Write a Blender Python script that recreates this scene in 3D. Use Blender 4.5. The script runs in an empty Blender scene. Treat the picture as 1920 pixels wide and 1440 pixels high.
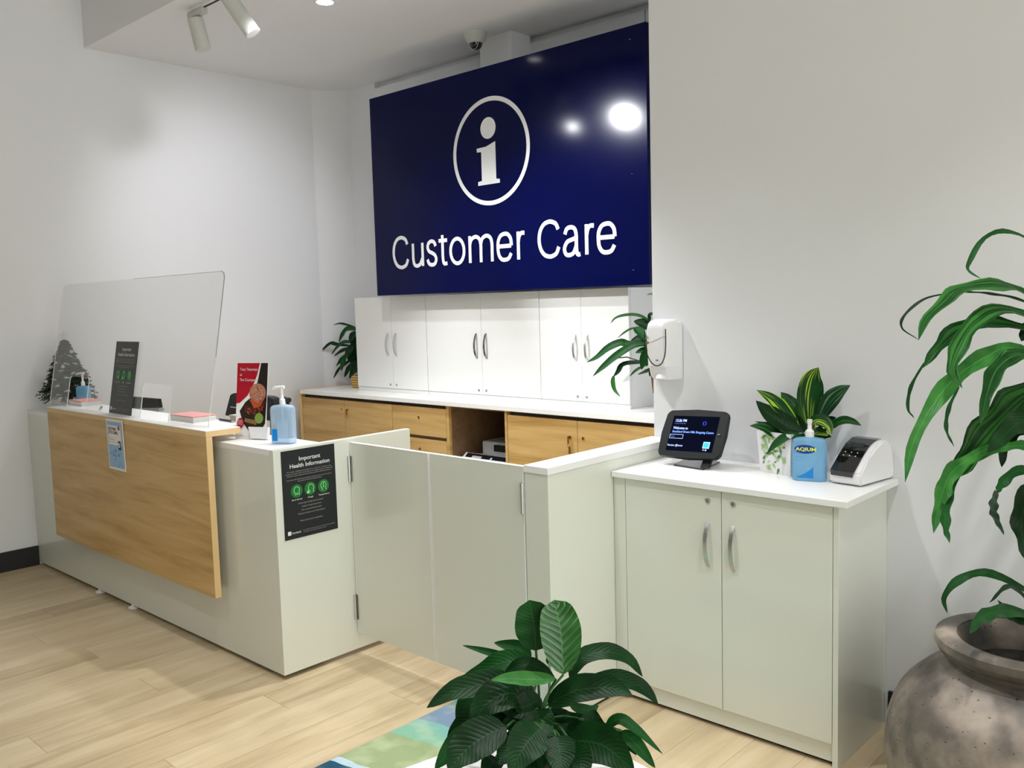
import bpy, bmesh, math, random
from mathutils import Vector, Matrix
random.seed(7)
C = bpy.context.scene.collection
V = Vector
# ---------------------------------------------------------------- camera
RT = V((0.73359398, 0.67900614, -0.0281164)); UP = V((-0.04096506, 0.08548012, 0.99549737)); FW = V((-0.67835222, 0.72913909, -0.09052323))
CAM = V((3.0999, -1.922, 1.5092)); FPX = 1673.18
cd = bpy.data.cameras.new('camera'); cam = bpy.data.objects.new('camera', cd); C.objects.link(cam)
cd.sensor_width = 36; cd.lens = FPX / 1920 * 36; cd.clip_start = .05
m = Matrix((RT, UP, -FW)).transposed().to_4x4(); m.translation = CAM; cam.matrix_world = m
bpy.context.scene.camera = cam
# ---------------------------------------------------------------- world, exposure
w = bpy.data.worlds.new('world'); bpy.context.scene.world = w; w.use_nodes = True
w.node_tree.nodes['Background'].inputs[0].default_value = (.97, 1.0, .95, 1)
w.node_tree.nodes['Background'].inputs[1].default_value = 1.9
vs = bpy.context.scene.view_settings
vs.view_transform = 'Standard'; vs.look = 'None'; vs.gamma = 1; vs.use_curve_mapping = False; vs.exposure = 0.55
def spot(name, loc, aim, power, size=70, blend=.6, rad=.05, col=(1, .98, .96)):
    l = bpy.data.lights.new(name, 'SPOT'); l.energy = power; l.spot_size = math.radians(size); l.spot_blend = blend
    l.shadow_soft_size = rad; l.color = col
    o = bpy.data.objects.new(name, l); C.objects.link(o); o.location = loc
    o.rotation_euler = (V(aim) - V(loc)).to_track_quat('-Z', 'Y').to_euler(); return o

def at(u, v, ax, val):
    d = FW + RT * ((u - 960) / FPX) - UP * ((v - 720) / FPX); i = 'xyz'.index(ax)
    return CAM + d * ((val - CAM[i]) / d[i])
def atd(u, v, dep):
    return CAM + (FW + RT * ((u - 960) / FPX) - UP * ((v - 720) / FPX)) * dep
# ---------------------------------------------------------------- materials
def mat(name, col, rough=.5, metal=0, coat=0, spec=.5, emit=0, trans=0, alpha=1):
    M = bpy.data.materials.new(name); M.use_nodes = True; b = M.node_tree.nodes['Principled BSDF']
    b.inputs['Base Color'].default_value = (*col, 1); b.inputs['Roughness'].default_value = rough; b.inputs['Metallic'].default_value = metal
    b.inputs['Coat Weight'].default_value = coat; b.inputs['Coat Roughness'].default_value = .06; b.inputs['Specular IOR Level'].default_value = spec
    b.inputs['Transmission Weight'].default_value = trans; b.inputs['Alpha'].default_value = alpha
    if emit: b.inputs['Emission Color'].default_value = (*col, 1); b.inputs['Emission Strength'].default_value = emit
    return M
def nd(M, t, **k):
    n = M.node_tree.nodes.new(t)
    for a, b in k.items(): setattr(n, a, b)
    return n
def lk(M, a, b): M.node_tree.links.new(a, b)
def ramp(M, stops):
    r = nd(M, 'ShaderNodeValToRGB'); e = r.color_ramp.elements
    while len(e) < len(stops): e.new(.5)
    for i, (p, c) in enumerate(stops): e[i].position = p; e[i].color = (*c, 1)
    return r
def speckle(M, scale=60, strength=.05, dist=.002):
    """fine surface relief"""
    tc = nd(M, 'ShaderNodeTexCoord'); n = nd(M, 'ShaderNodeTexNoise'); n.inputs['Scale'].default_value = scale
    lk(M, tc.outputs['Object'], n.inputs['Vector']); b = nd(M, 'ShaderNodeBump'); b.inputs['Strength'].default_value = strength; b.inputs['Distance'].default_value = dist
    lk(M, n.outputs['Fac'], b.inputs['Height']); lk(M, b.outputs['Normal'], M.node_tree.nodes['Principled BSDF'].inputs['Normal']); return M
def wood(name, stops, scale, rough=.45, rnd=0, coat=0.0, knots=True):
    M = mat(name, (1, 1, 1), rough, coat=coat); b = M.node_tree.nodes['Principled BSDF']
    tc = nd(M, 'ShaderNodeTexCoord'); mp = nd(M, 'ShaderNodeMapping'); mp.inputs['Scale'].default_value = scale
    lk(M, tc.outputs['Object'], mp.inputs['Vector'])
    n = nd(M, 'ShaderNodeTexNoise'); n.inputs['Scale'].default_value = 1; n.inputs['Detail'].default_value = 7; n.inputs['Roughness'].default_value = .6; n.inputs['Distortion'].default_value = .6
    src = mp.outputs['Vector']
    if rnd:
        oi = nd(M, 'ShaderNodeObjectInfo'); mu = nd(M, 'ShaderNodeVectorMath', operation='SCALE'); cx = nd(M, 'ShaderNodeCombineXYZ')
        lk(M, oi.outputs['Random'], cx.inputs[0]); lk(M, oi.outputs['Random'], cx.inputs[1]); lk(M, cx.outputs[0], mu.inputs[0]); mu.inputs['Scale'].default_value = 37
        ad = nd(M, 'ShaderNodeVectorMath', operation='ADD'); lk(M, src, ad.inputs[0]); lk(M, mu.outputs[0], ad.inputs[1]); src = ad.outputs[0]
    lk(M, src, n.inputs['Vector'])
    val = n.outputs['Fac']
    r = ramp(M, stops)
    if rnd:
        a = nd(M, 'ShaderNodeMath', operation='MULTIPLY_ADD'); a.inputs[1].default_value = rnd; lk(M, oi.outputs['Random'], a.inputs[0]); lk(M, n.outputs['Fac'], a.inputs[2])
        s = nd(M, 'ShaderNodeMath', operation='SUBTRACT'); s.inputs[1].default_value = rnd / 2; lk(M, a.outputs[0], s.inputs[0]); val = s.outputs[0]
    lk(M, val, r.inputs['Fac']); lk(M, r.outputs['Color'], b.inputs['Base Color'])
    return M
WALL = speckle(mat('wall_paint', (.81, .82, .84), .75), 120, .08)
CEIL = mat('ceiling_paint', (.81, .81, .82), .85)
LAM = mat('white_laminate_shaded', (.70, .715, .635), .3, coat=.6)  # greener and darker than the tops: shade of upright faces in the colour
LAMS = mat('white_laminate_satin', (.84, .84, .82), .35, coat=.15)
EDGE = mat('white_edge', (.88, .88, .86), .35)
OAK = wood('oak_veneer', [(.30, (.40, .23, .065)), (.5, (.56, .36, .13)), (.72, (.66, .46, .20))], (1.4, 9, 16), .42)
OAKE = mat('oak_edge', (.72, .50, .24), .5)
FLOOR = wood('floor_oak', [(.15, (.34, .25, .14)), (.48, (.55, .435, .27)), (.8, (.67, .555, .37))], (14, 1.6, 10), .38, rnd=.22)
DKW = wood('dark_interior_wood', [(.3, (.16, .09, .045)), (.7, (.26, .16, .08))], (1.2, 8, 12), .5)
BLACK = mat('black_plastic', (.009, .012, .012), .4, spec=.3); BLKM = mat('black_matte', (.01, .01, .01), .7)
BLKG = mat('black_gloss', (.006, .006, .008), .08, coat=.5)
GREY = mat('grey_plastic', (.35, .35, .34), .5); SILV = mat('brushed_silver', (.62, .63, .63), .32, 1); CHR = mat('dark_chrome', (.3, .3, .3), .15, 1)
WHP = mat('white_plastic', (.82, .82, .83), .3, coat=.3); WHPG = mat('pale_grey_plastic', (.55, .57, .60), .3)
BRASS = mat('brass', (.45, .28, .08), .3, 1); GAP = mat('shadow_gap_strip', (.05, .03, .02), .7)
NAVY = mat('navy_sign', (.0001, .0016, .045), .10, spec=.12); WHV = mat('white_vinyl', (.85, .86, .88), .4)
PRB = mat('poster_black', (.008, .010, .013), .3); PRW = mat('print_white', (.75, .75, .75), .5); PRG = mat('print_green', (.004, .17, .02), .5)
PRLG = mat('print_pale_green', (.45, .85, .5), .5); PRGR = mat('print_grey', (.35, .35, .35), .5)
RED = mat('print_red', (.42, .004, .02), .35); PINK = mat('leaflet_pink', (.85, .35, .33), .6); PAPER = mat('paper', (.85, .84, .82), .6)
BLUE = mat('print_blue', (.10, .33, .66), .45); LBLUE = mat('print_light_blue', (.30, .50, .75), .5); DBLUE = mat('print_dark_blue', (.01, .05, .30), .4); MBLUE = mat('print_mid_blue', (.005, .22, .65), .35)
LIME = mat('print_lime', (.75, .85, .12), .4)
RUBBER = mat('baseboard_black', (.01, .01, .012), .4)
def acrylic(name, tint, base=.04, grow=.5):
    M = bpy.data.materials.new(name); M.use_nodes = True; N = M.node_tree; N.nodes.clear()
    o = nd(M, 'ShaderNodeOutputMaterial'); mx = nd(M, 'ShaderNodeMixShader'); t = nd(M, 'ShaderNodeBsdfTransparent'); g = nd(M, 'ShaderNodeBsdfGlossy')
    g.inputs['Roughness'].default_value = .02; t.inputs[0].default_value = (*tint, 1); f = nd(M, 'ShaderNodeFresnel'); gm = nd(M, 'ShaderNodeNewGeometry'); io = nd(M, 'ShaderNodeMath', operation='MULTIPLY_ADD'); io.inputs[1].default_value = 1 / 1.5 - 1.5; io.inputs[2].default_value = 1.5
    lk(M, gm.outputs['Backfacing'], io.inputs[0]); lk(M, io.outputs[0], f.inputs[0])
    lk(M, f.outputs[0], mx.inputs[0]); lk(M, t.outputs[0], mx.inputs[1]); lk(M, g.outputs[0], mx.inputs[2]); lk(M, mx.outputs[0], o.inputs[0]); return M
ACR = acrylic('clear_acrylic', (.985, .985, .98)); ACRE = mat('acrylic_cut_edge', (.75, .78, .76), .2, alpha=.75); ACRD = mat('acrylic_edge_dark', (.30, .33, .33), .2)
def bottle_mat(name, col):
    M = mat(name, col, .05, trans=.55); M.node_tree.nodes['Principled BSDF'].inputs['IOR'].default_value = 1.08; return M
GEL = bottle_mat('blue_gel_plastic', (.36, .70, .98)); GELC = bottle_mat('clear_blue_plastic', (.62, .80, .98))
def leafmat(name, dark, light, stripe=None, rough=.40, veins=14, gl=.15, bump=.22):
    M = mat(name, dark, rough, spec=gl); b = M.node_tree.nodes['Principled BSDF']
    uv = nd(M, 'ShaderNodeUVMap'); sp = nd(M, 'ShaderNodeSeparateXYZ'); lk(M, uv.outputs[0], sp.inputs[0])
    def mth(op, a, b2=None, c=None):
        n = nd(M, 'ShaderNodeMath', operation=op)
        for i, q in enumerate((a, b2, c)):
            if q is None: continue
            if isinstance(q, (int, float)): n.inputs[i].default_value = q
            else: lk(M, q, n.inputs[i])
        return n.outputs[0]
    du = mth('ABSOLUTE', mth('SUBTRACT', sp.outputs[0], .5))
    ph = mth('SUBTRACT', sp.outputs[1], mth('MULTIPLY', du, .45))
    sn = mth('SINE', mth('MULTIPLY', ph, veins * 6.283))
    vein = mth('POWER', mth('MULTIPLY_ADD', sn, .5, .5), 3.0)
    rib = mth('LESS_THAN', du, .018)
    tc = nd(M, 'ShaderNodeTexCoord'); nz = nd(M, 'ShaderNodeTexNoise'); nz.inputs['Scale'].default_value = 14; lk(M, tc.outputs['Object'], nz.inputs['Vector'])
    r = ramp(M, [(.3, dark), (.75, light)]); lk(M, nz.outputs['Fac'], r.inputs['Fac']); colr = r.outputs['Color']
    if stripe:
        wv = nd(M, 'ShaderNodeTexNoise'); wv.inputs['Scale'].default_value = 1; mp = nd(M, 'ShaderNodeMapping'); mp.inputs['Scale'].default_value = (9, 1.3, 1)
        cxx = nd(M, 'ShaderNodeCombineXYZ'); lk(M, sp.outputs[0], cxx.inputs[0]); lk(M, sp.outputs[1], cxx.inputs[1]); oi = nd(M, 'ShaderNodeObjectInfo'); lk(M, oi.outputs['Random'], cxx.inputs[2])
        mp.inputs['Scale'].default_value = (9, 1.0, 20); lk(M, cxx.outputs[0], mp.inputs['Vector']); lk(M, mp.outputs[0], wv.inputs['Vector'])
        r2 = ramp(M, [(.50, (0, 0, 0)), (.60, (1, 1, 1))]); lk(M, wv.outputs['Fac'], r2.inputs['Fac'])
        mx = nd(M, 'ShaderNodeMix', data_type='RGBA'); lk(M, r2.outputs['Color'], mx.inputs['Factor']); lk(M, colr, mx.inputs['A']); mx.inputs['B'].default_value = (*stripe, 1); colr = mx.outputs['Result']
    mr = nd(M, 'ShaderNodeMix', data_type='RGBA'); lk(M, mth('MULTIPLY', rib, .5), mr.inputs['Factor']); lk(M, colr, mr.inputs['A']); mr.inputs['B'].default_value = (*[min(1, q * 1.8 + .01) for q in light], 1)
    lk(M, mr.outputs['Result'], b.inputs['Base Color'])
    bp = nd(M, 'ShaderNodeBump'); bp.inputs['Strength'].default_value = bump; bp.inputs['Distance'].default_value = .003
    lk(M, mth('ADD', mth('MULTIPLY', vein, -1.0), mth('MULTIPLY', rib, -1.0)), bp.inputs['Height']); lk(M, bp.outputs['Normal'], b.inputs['Normal'])
    return M
LF_D = leafmat('leaf_dark', (.001, .016, .002), (.004, .036, .006)); LF_H = None; LF_M = leafmat('leaf_mid', (.004, .045, .006), (.010, .080, .014)); LF_L = leafmat('leaf_light', (.012, .10, .014), (.05, .20, .035))
LF_V = leafmat('leaf_variegated', (.003, .035, .006), (.01, .08, .015), (.42, .62, .04), veins=3); LF_G = leafmat('leaf_dark_grey_stripe', (.004, .03, .012), (.01, .055, .02), (.10, .20, .10), veins=3)
LF_S = leafmat('leaf_strap_striped', (.002, .025, .004), (.008, .06, .010), (.03, .14, .02), veins=2)
LF_H = leafmat('leaf_shiny', (.008, .085, .010), (.03, .15, .025), rough=.27, veins=10, gl=.75, bump=.55)
STEM = mat('green_stem', (.02, .10, .015), .5); BARK = speckle(mat('bark', (.16, .09, .045), .9), 60, .8, .01); SOIL = speckle(mat('soil', (.012, .008, .005), .95), 80, 1, .02)
# ---------------------------------------------------------------- geometry helpers
def link(name, me, M, parent=None, loc=(0, 0, 0)):
    o = bpy.data.objects.new(name, me); C.objects.link(o); o.location = loc
    if M is not None and not me.materials: me.materials.append(M)
    if parent is not None: o.parent = parent
    return o
def fin(name, bm, M, parent=None, loc=(0, 0, 0), smooth=False):
    bmesh.ops.recalc_face_normals(bm, faces=bm.faces)
    me = bpy.data.meshes.new(name); bm.to_mesh(me); bm.free()
    if smooth:
        me.shade_smooth()
        me.set_sharp_from_angle(angle=math.radians(40))
    return link(name, me, M, parent, loc)
BASE = {}
def thing(name, label, cat, loc=(0, 0, 0), group=None, rz=0):
    o = bpy.data.objects.new(name, None); C.objects.link(o); o.location = loc; o.rotation_euler = (0, 0, rz); o.empty_display_size = .1
    o['label'] = label; o['category'] = cat
    if group: o['group'] = group
    BASE[o.name] = V(loc); return o
def off(p):  # world origin of a top-level thing (children keep their vertices relative to it)
    while p is not None and p.parent is not None: p = p.parent
    return BASE.get(p.name, V((0, 0, 0))) if p is not None else V((0, 0, 0))
def tag(o, label, cat, group=None):
    o['label'] = label; o['category'] = cat
    if group: o['group'] = group
    return o
def struct(o): o['kind'] = 'structure'; return o
def abox(bm, lo, hi, bev=0):
    lo, hi = V(lo), V(hi); r = bmesh.ops.create_cube(bm, size=1); c = (lo + hi) / 2; s = hi - lo
    for v in r['verts']: v.co = V((v.co.x * s.x, v.co.y * s.y, v.co.z * s.z)) + c
    if bev:
        es = list({e for v in r['verts'] for e in v.link_edges}); bmesh.ops.bevel(bm, geom=es, offset=bev, segments=2, affect='EDGES', profile=.6)
def box(name, lo, hi, M, parent=None, bev=.0015, label=None):
    b = off(parent); bm = bmesh.new(); abox(bm, V(lo) - b, V(hi) - b, bev); o = fin(name, bm, M, parent)
    if label: o['label'] = label
    return o
def tube(bm, pts, rad, n=8, cap=True):
    rads = rad if isinstance(rad, (list, tuple)) else [rad] * len(pts); rings = []; prev = None
    for i, p in enumerate(pts):
        t = (V(pts[min(i + 1, len(pts) - 1)]) - V(pts[max(i - 1, 0)])).normalized()
        if prev is None: a = t.orthogonal().normalized()
        else: a = (prev - t * prev.dot(t)).normalized()
        prev = a; b = t.cross(a)
        rings.append([bm.verts.new(V(p) + (a * math.cos(k * 2 * math.pi / n) + b * math.sin(k * 2 * math.pi / n)) * rads[i]) for k in range(n)])
    for r0, r1 in zip(rings, rings[1:]):
        for k in range(n): bm.faces.new((r0[k], r0[(k + 1) % n], r1[(k + 1) % n], r1[k]))
    if cap: bm.faces.new(rings[0][::-1]); bm.faces.new(rings[-1])
def tubeo(name, pts, rad, M, parent=None, n=8):
    b = off(parent); bm = bmesh.new(); tube(bm, [V(p) - b for p in pts], rad, n); return fin(name, bm, M, parent, smooth=True)
def lathe(name, prof, M, parent=None, loc=(0, 0, 0), n=32, sx=1, sy=1, rz=0):
    """prof: list of (radius, z), open profile; radius 0 closes"""
    bm = bmesh.new(); rings = []; R = Matrix.Rotation(rz, 3, 'Z'); o_ = V(loc) - off(parent)
    for r, z in prof:
        if r < 1e-6: rings.append([bm.verts.new(V((0, 0, z)) + o_)])
        else: rings.append([bm.verts.new(R @ V((r * sx * math.cos(k * 2 * math.pi / n), r * sy * math.sin(k * 2 * math.pi / n), z)) + o_) for k in range(n)])
    for a, b in zip(rings, rings[1:]):
        for k in range(n):
            q = [a[k % len(a)], a[(k + 1) % len(a)], b[(k + 1) % len(b)], b[k % len(b)]]; u = []
            for x in q:
                if x not in u: u.append(x)
            if len(u) > 2: bm.faces.new(u)
    return fin(name, bm, M, parent, smooth=True)
def prism(name, poly, d, M, parent=None, bev=0, smooth=False):
    """poly: 3D points of a planar outline; extruded by vector d"""
    b = off(parent); bm = bmesh.new(); A = [bm.verts.new(V(p) - b) for p in poly]; B = [bm.verts.new(V(p) - b + V(d)) for p in poly]; n = len(poly)
    bm.faces.new(A); bm.faces.new(B[::-1])
    for i in range(n): bm.faces.new((A[i], B[i], B[(i + 1) % n], A[(i + 1) % n]))
    if bev: bmesh.ops.bevel(bm, geom=bm.edges[:], offset=bev, segments=2, affect='EDGES')
    return fin(name, bm, M, parent, smooth=smooth)
FONT = None
def glyphs(s, bold=0):
    cu = bpy.data.curves.new('t', 'FONT'); cu.body = s; cu.size = 1; cu.offset = bold; cu.resolution_u = 3
    o = bpy.data.objects.new('t', cu); C.objects.link(o); dg = bpy.context.evaluated_depsgraph_get(); me = bpy.data.meshes.new_from_object(o.evaluated_get(dg))
    vs_ = [v.co.copy() for v in me.vertices]; fs = [tuple(p.vertices) for p in me.polygons]
    bpy.data.objects.remove(o); bpy.data.curves.remove(cu); bpy.data.meshes.remove(me); return vs_, fs
GC = {}
class Board:
    """flat print on a plane: o = lower-left corner, X and Y unit vectors of the plane; coordinates in metres on the board"""
    def __init__(s, o, X, Y, parent, lift=.0008):
        s.o, s.X, s.Y, s.par, s.lift = V(o), V(X).normalized(), V(Y).normalized(), parent, lift; s.N = s.X.cross(s.Y).normalized(); s.L = {}
    def P(s, x, y, k=1): return s.o + s.X * x + s.Y * y + s.N * (s.lift * k)
    def bm(s, key):
        if key not in s.L: s.L[key] = bmesh.new()
        return s.L[key]
    def poly(s, key, pts, k=1):
        b = s.bm(key); o_ = off(s.par); b.faces.new([b.verts.new(s.P(x, y, k) - o_) for x, y in pts])
    def rect(s, key, x0, y0, x1, y1, k=1): s.poly(key, [(x0, y0), (x1, y0), (x1, y1), (x0, y1)], k)
    def disc(s, key, x, y, r, k=1, ry=None, n=28): s.poly(key, [(x + r * math.cos(a * 2 * math.pi / n), y + (ry or r) * math.sin(a * 2 * math.pi / n)) for a in range(n)], k)
    def ring(s, key, x, y, r0, r1, k=1, n=64):
        b = s.bm(key); o_ = off(s.par); A = [[b.verts.new(s.P(x + r * math.cos(a * 2 * math.pi / n), y + r * math.sin(a * 2 * math.pi / n), k) - o_) for a in range(n)] for r in (r0, r1)]
        for a in range(n): b.faces.new((A[0][a], A[1][a], A[1][(a + 1) % n], A[0][(a + 1) % n]))
    def line(s, key, pts, w_, k=1):
        for (x0, y0), (x1, y1) in zip(pts, pts[1:]):
            d = V((x1 - x0, y1 - y0)); d = d.normalized() if d.length else V((1, 0)); n = V((-d.y, d.x)) * w_ / 2; e = d * w_ * .3
            s.poly(key, [(x0 + n.x - e.x, y0 + n.y - e.y), (x0 - n.x - e.x, y0 - n.y - e.y), (x1 - n.x + e.x, y1 - n.y + e.y), (x1 + n.x + e.x, y1 + n.y + e.y)], k)
    def text(s, key, t, x0, x1, base, h, bold=0, k=1, fit=True, align='l'):
        """cap height h; stretched to x0..x1 when fit"""
        if (t, bold) not in GC: GC[(t, bold)] = glyphs(t, bold)
        vs_, fs = GC[(t, bold)]
        if not vs_: return
        a, b_ = min(v.x for v in vs_), max(v.x for v in vs_); sy = h / .69; sx = (x1 - x0) / (b_ - a) if fit else sy
        b = s.bm(key); o_ = off(s.par); q = [b.verts.new(s.P(x0 + (v.x - a) * sx, base + v.y * sy, k) - o_) for v in vs_]
        for f in fs:
            try: b.faces.new([q[i] for i in f])
            except ValueError: pass
    def done(s, mats, names=None):
        out = {}
        for key, b in s.L.items():
            k0 = key.split('#')[0]; me = bpy.data.meshes.new(k0); nf = len(b.faces); b.to_mesh(me); b.free(); out[key] = link(k0, me, mats[k0], s.par)
            if nf > 1 and k0 not in ('letter', 'symbol_ring', 'symbol_stem'): out[key]['kind'] = 'stuff'
        s.L = {}; return out
def catmull(pts, n):
    P = [pts[0] * 2 - pts[1]] + pts + [pts[-1] * 2 - pts[-2]]; out = []; segs = len(pts) - 1
    for i in range(n + 1):
        t = i / n * segs; j = min(int(t), segs - 1); u = t - j; a, b, c, d = P[j:j + 4]
        out.append(.5 * ((2 * b) + (-a + c) * u + (2 * a - 5 * b + 4 * c - d) * u * u + (-a + 3 * b - 3 * c + d) * u ** 3))
    return out
def lily(t): return max(0, math.sin(math.pi * t ** .78)) ** .75 * (1 - .12 * t)
def blunt(t): return max(0, math.sin(math.pi * min(1, t ** .8 * .86))) ** .7 * min(1, max(0, 1 - t) * 6 + .35 * (t < .999)) ** .5
def strap(t): return (.30 + .70 * math.sin(math.pi / 2 * min(1, t * 1.9))) * max(0, 1 - t ** 3.2) ** .8 * (.88 + .16 * math.sin(t * 23))
def lance(t): return max(0, math.sin(math.pi * t ** .85)) ** .9
def leaf(pts, width, M, parent, prof=lily, nrm=None, fold=.18, wave=.06, n=14, name='leaf'):
    pts = catmull([V(p) for p in pts], n); b = off(parent); bm = bmesh.new(); uv = bm.loops.layers.uv.new('UVMap'); rows = []
    L = nrm or V((0, 0, 0)); us = (-1, -.55, 0, .55, 1); ph = random.random() * 6; prev = None
    for i, p in enumerate(pts):
        t = (pts[min(i + 1, n)] - pts[max(i - 1, 0)]).normalized(); hint = (CAMDIR(p) + V((0, 0, .55)) + L).normalized()
        s = t.cross(hint)
        if s.length < .15: s = prev if prev else V((1, 0, 0))
        s.normalize()
        if prev and s.dot(prev) < 0: s = -s
        prev = s; nn = s.cross(t).normalized(); wd = width / 2 * prof(i / n) + .0004
        rows.append([bm.verts.new(p + s * (u * wd) + nn * (abs(u) ** 1.3 * wd * fold * 2 + math.sin(i * 1.3 + ph + u) * wave * wd * abs(u)) - b) for u in us])
    for i in range(n):
        for k in range(4):
            f = bm.faces.new((rows[i][k], rows[i][k + 1], rows[i + 1][k + 1], rows[i + 1][k]))
            for l, (a, c) in zip(f.loops, ((k, i), (k + 1, i), (k + 1, i + 1), (k, i + 1))): l[uv].uv = ((us[a] + 1) / 2, c / n)
            f.smooth = True
    me = bpy.data.meshes.new(name); bm.to_mesh(me); bm.free(); return link(name, me, M, parent)
def CAMDIR(p): return V((.62, -.75, .1))   # turns the broad leaf faces towards the camera

# ================================================================ SETTING
XL, YW, YB, ZC = -2.679, 1.171, 2.376, 3.154
fl = struct(box('floor', (XL - .1, -6, -.06), (7, 2.6, -.004), FLOOR, None, 0))
planks = {}; cnt = 0; PW = .182; LEN = 1.22
x = -2.679; col_i = 0
while x < 3.0:
    y = -2.3 - random.random() * LEN
    while y < 2.37:
        y0, y1 = max(y, -2.6), min(y + LEN, 2.37); x1 = x + PW
        vis = cnt < 298 and y1 - y0 > .05 and (y0 < YW or x < 1.0)
        if vis:
            key = round(y1 - y0, 3)
            if key not in planks:
                bm = bmesh.new(); abox(bm, (.0005, .0006, 0), (PW - .0005, key - .0006, .0038), 0)
                me = bpy.data.meshes.new('plank'); bm.to_mesh(me); bm.free(); me.materials.append(FLOOR); planks[key] = me
            o = bpy.data.objects.new('plank', planks[key]); C.objects.link(o); o.location = (x, y0, -.004); o.parent = fl; cnt += 1
        y += LEN
    x += PW
struct(box('wall_left', (XL - .12, -6, 0), (XL, YB + .1, 3.5), WALL, None, 0))
wb = struct(box('wall_back', (XL, YB, 0), (1.6, YB + .12, 3.112), WALL, None, 0))
box('shadow_recess', (-2.2, YB + .05, 3.112), (1.6, YB + .12, 3.2), WALL, wb, 0)
box('top_strip', (XL, YB, 3.112), (-2.2, YB + .12, 3.2), WALL, wb, 0)
struct(prism('trim_1', [(XL, 2.15, 0), (-2.53, YB, 0), (XL, YB, 0)], (0, 0, ZC), WALL))
struct(box('trim_2', (-.93, 2.2, 1.7), (-.66, YB, ZC), WALL, None, .002))
struct(box('trim_3', (.19, YB - .004, 1.7), (.196, YB, 3.11), GREY, None, 0))
struct(box('wall_light_block', (XL, -6.1, 0), (7, -6, 3.5), mat('dark_grey_light_block', (.16, .16, .16), .5), None, 0))  # unseen dark wall added to hold back light from behind the camera
struct(box('wall_right', (1.022, YW, 0), (7, YB + .1, 3.5), WALL, None, .003))
struct(box('ceiling', (XL, .56, ZC), (1.03, YB + .12, ZC + .1), CEIL, None, 0))
struct(box('ceiling_2', (XL, -6, 3.45), (7, .5, 3.55), CEIL, None, 0))
struct(box('trim_4', (XL, .485, ZC), (7, .56, 3.5), CEIL, None, 0))
struct(box('ceiling_3', (1.03, .56, ZC), (7, YW, ZC + .1), CEIL, None, 0))
struct(box('baseboard_left', (XL, -6, 0), (XL + .014, 0, .118), RUBBER, None, .002))
struct(box('baseboard_right', (1.99, YW - .014, 0), (7, YW, .118), RUBBER, None, .002))

# ================================================================ RECEPTION COUNTER
t = thing('reception_counter', 'long white reception counter with a dark floor gap, nearest the left wall', 'counter', (-1.3, .12, 0))
box('front_panel', (XL + .002, 0, .02), (-.03, .02, .925), LAM, t)
box('carcass', (XL + .002, .02, .02), (-.03, .235, .925), LAM, t, .001)
box('worktop', (XL + .002, 0, .925), (-.03, .24, .95), LAMS, t)
box('side_panel', (-.03, 0, .02), (0, .7155, .95), LAM, t)
box('plinth', (XL + .03, .03, 0), (-.04, .22, .02), BLKM, t, 0)  # black fill stands in for the shade in the gap under the counter
box('desk_top', (XL + .002, .24, .70), (-.03, .72, .725), LAMS, t)
box('desk_support', (-1.4, .24, .0), (-1.37, .68, .70), LAM, t)
for u, v in ((252, 1136), (193, 1106)):
    p = at(u, v, 'z', .008); lathe('levelling_foot', [(0, 0), (.028, 0), (.028, .006), (.012, .012), (.012, .025), (0, .025)], WHP, t, (p.x, max(.012, min(p.y, .012)), 0), 16)
r = thing('raised_transaction_top', 'oak-faced raised front and shelf with a white top, fixed to the white reception counter', 'counter', (-1.28, .06, .28))
PX0, PX1, PY, PZ = -2.162, -.398, -.07, 1.0055
box('front_board', (PX0, PY, .28), (PX1 - .001, PY + .028, PZ - .0275), OAK, r, .001)
def topoly(y1, z): return [(PX0, PY, z), (PX1, PY, z), (PX1, .092, z), (-.49, .092, z), (-.49, y1, z), (PX0, y1, z)]
prism('top_board', topoly(.165, PZ - .027), (0, 0, .024), OAKE, r, .0006)
prism('top_surface', topoly(.165, PZ - .0028), (0, 0, .0028), EDGE, r)['label'] = 'white laminate surface'
box('board_edge', (PX1 - .0008, PY, .28), (PX1 + .0012, PY + .028, PZ - .0275), OAKE, r, 0)
for xx in (-2.0, -1.28, -.56): box('spacer', (xx, PY + .028, .5), (xx + .05, 0, .9), BLKM, r, 0)
for xx in (-1.95, -1.28, -.75): box('shelf_support', (xx, .02, .95), (xx + .03, .14, PZ - .027), BLKM, r, 0)

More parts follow.
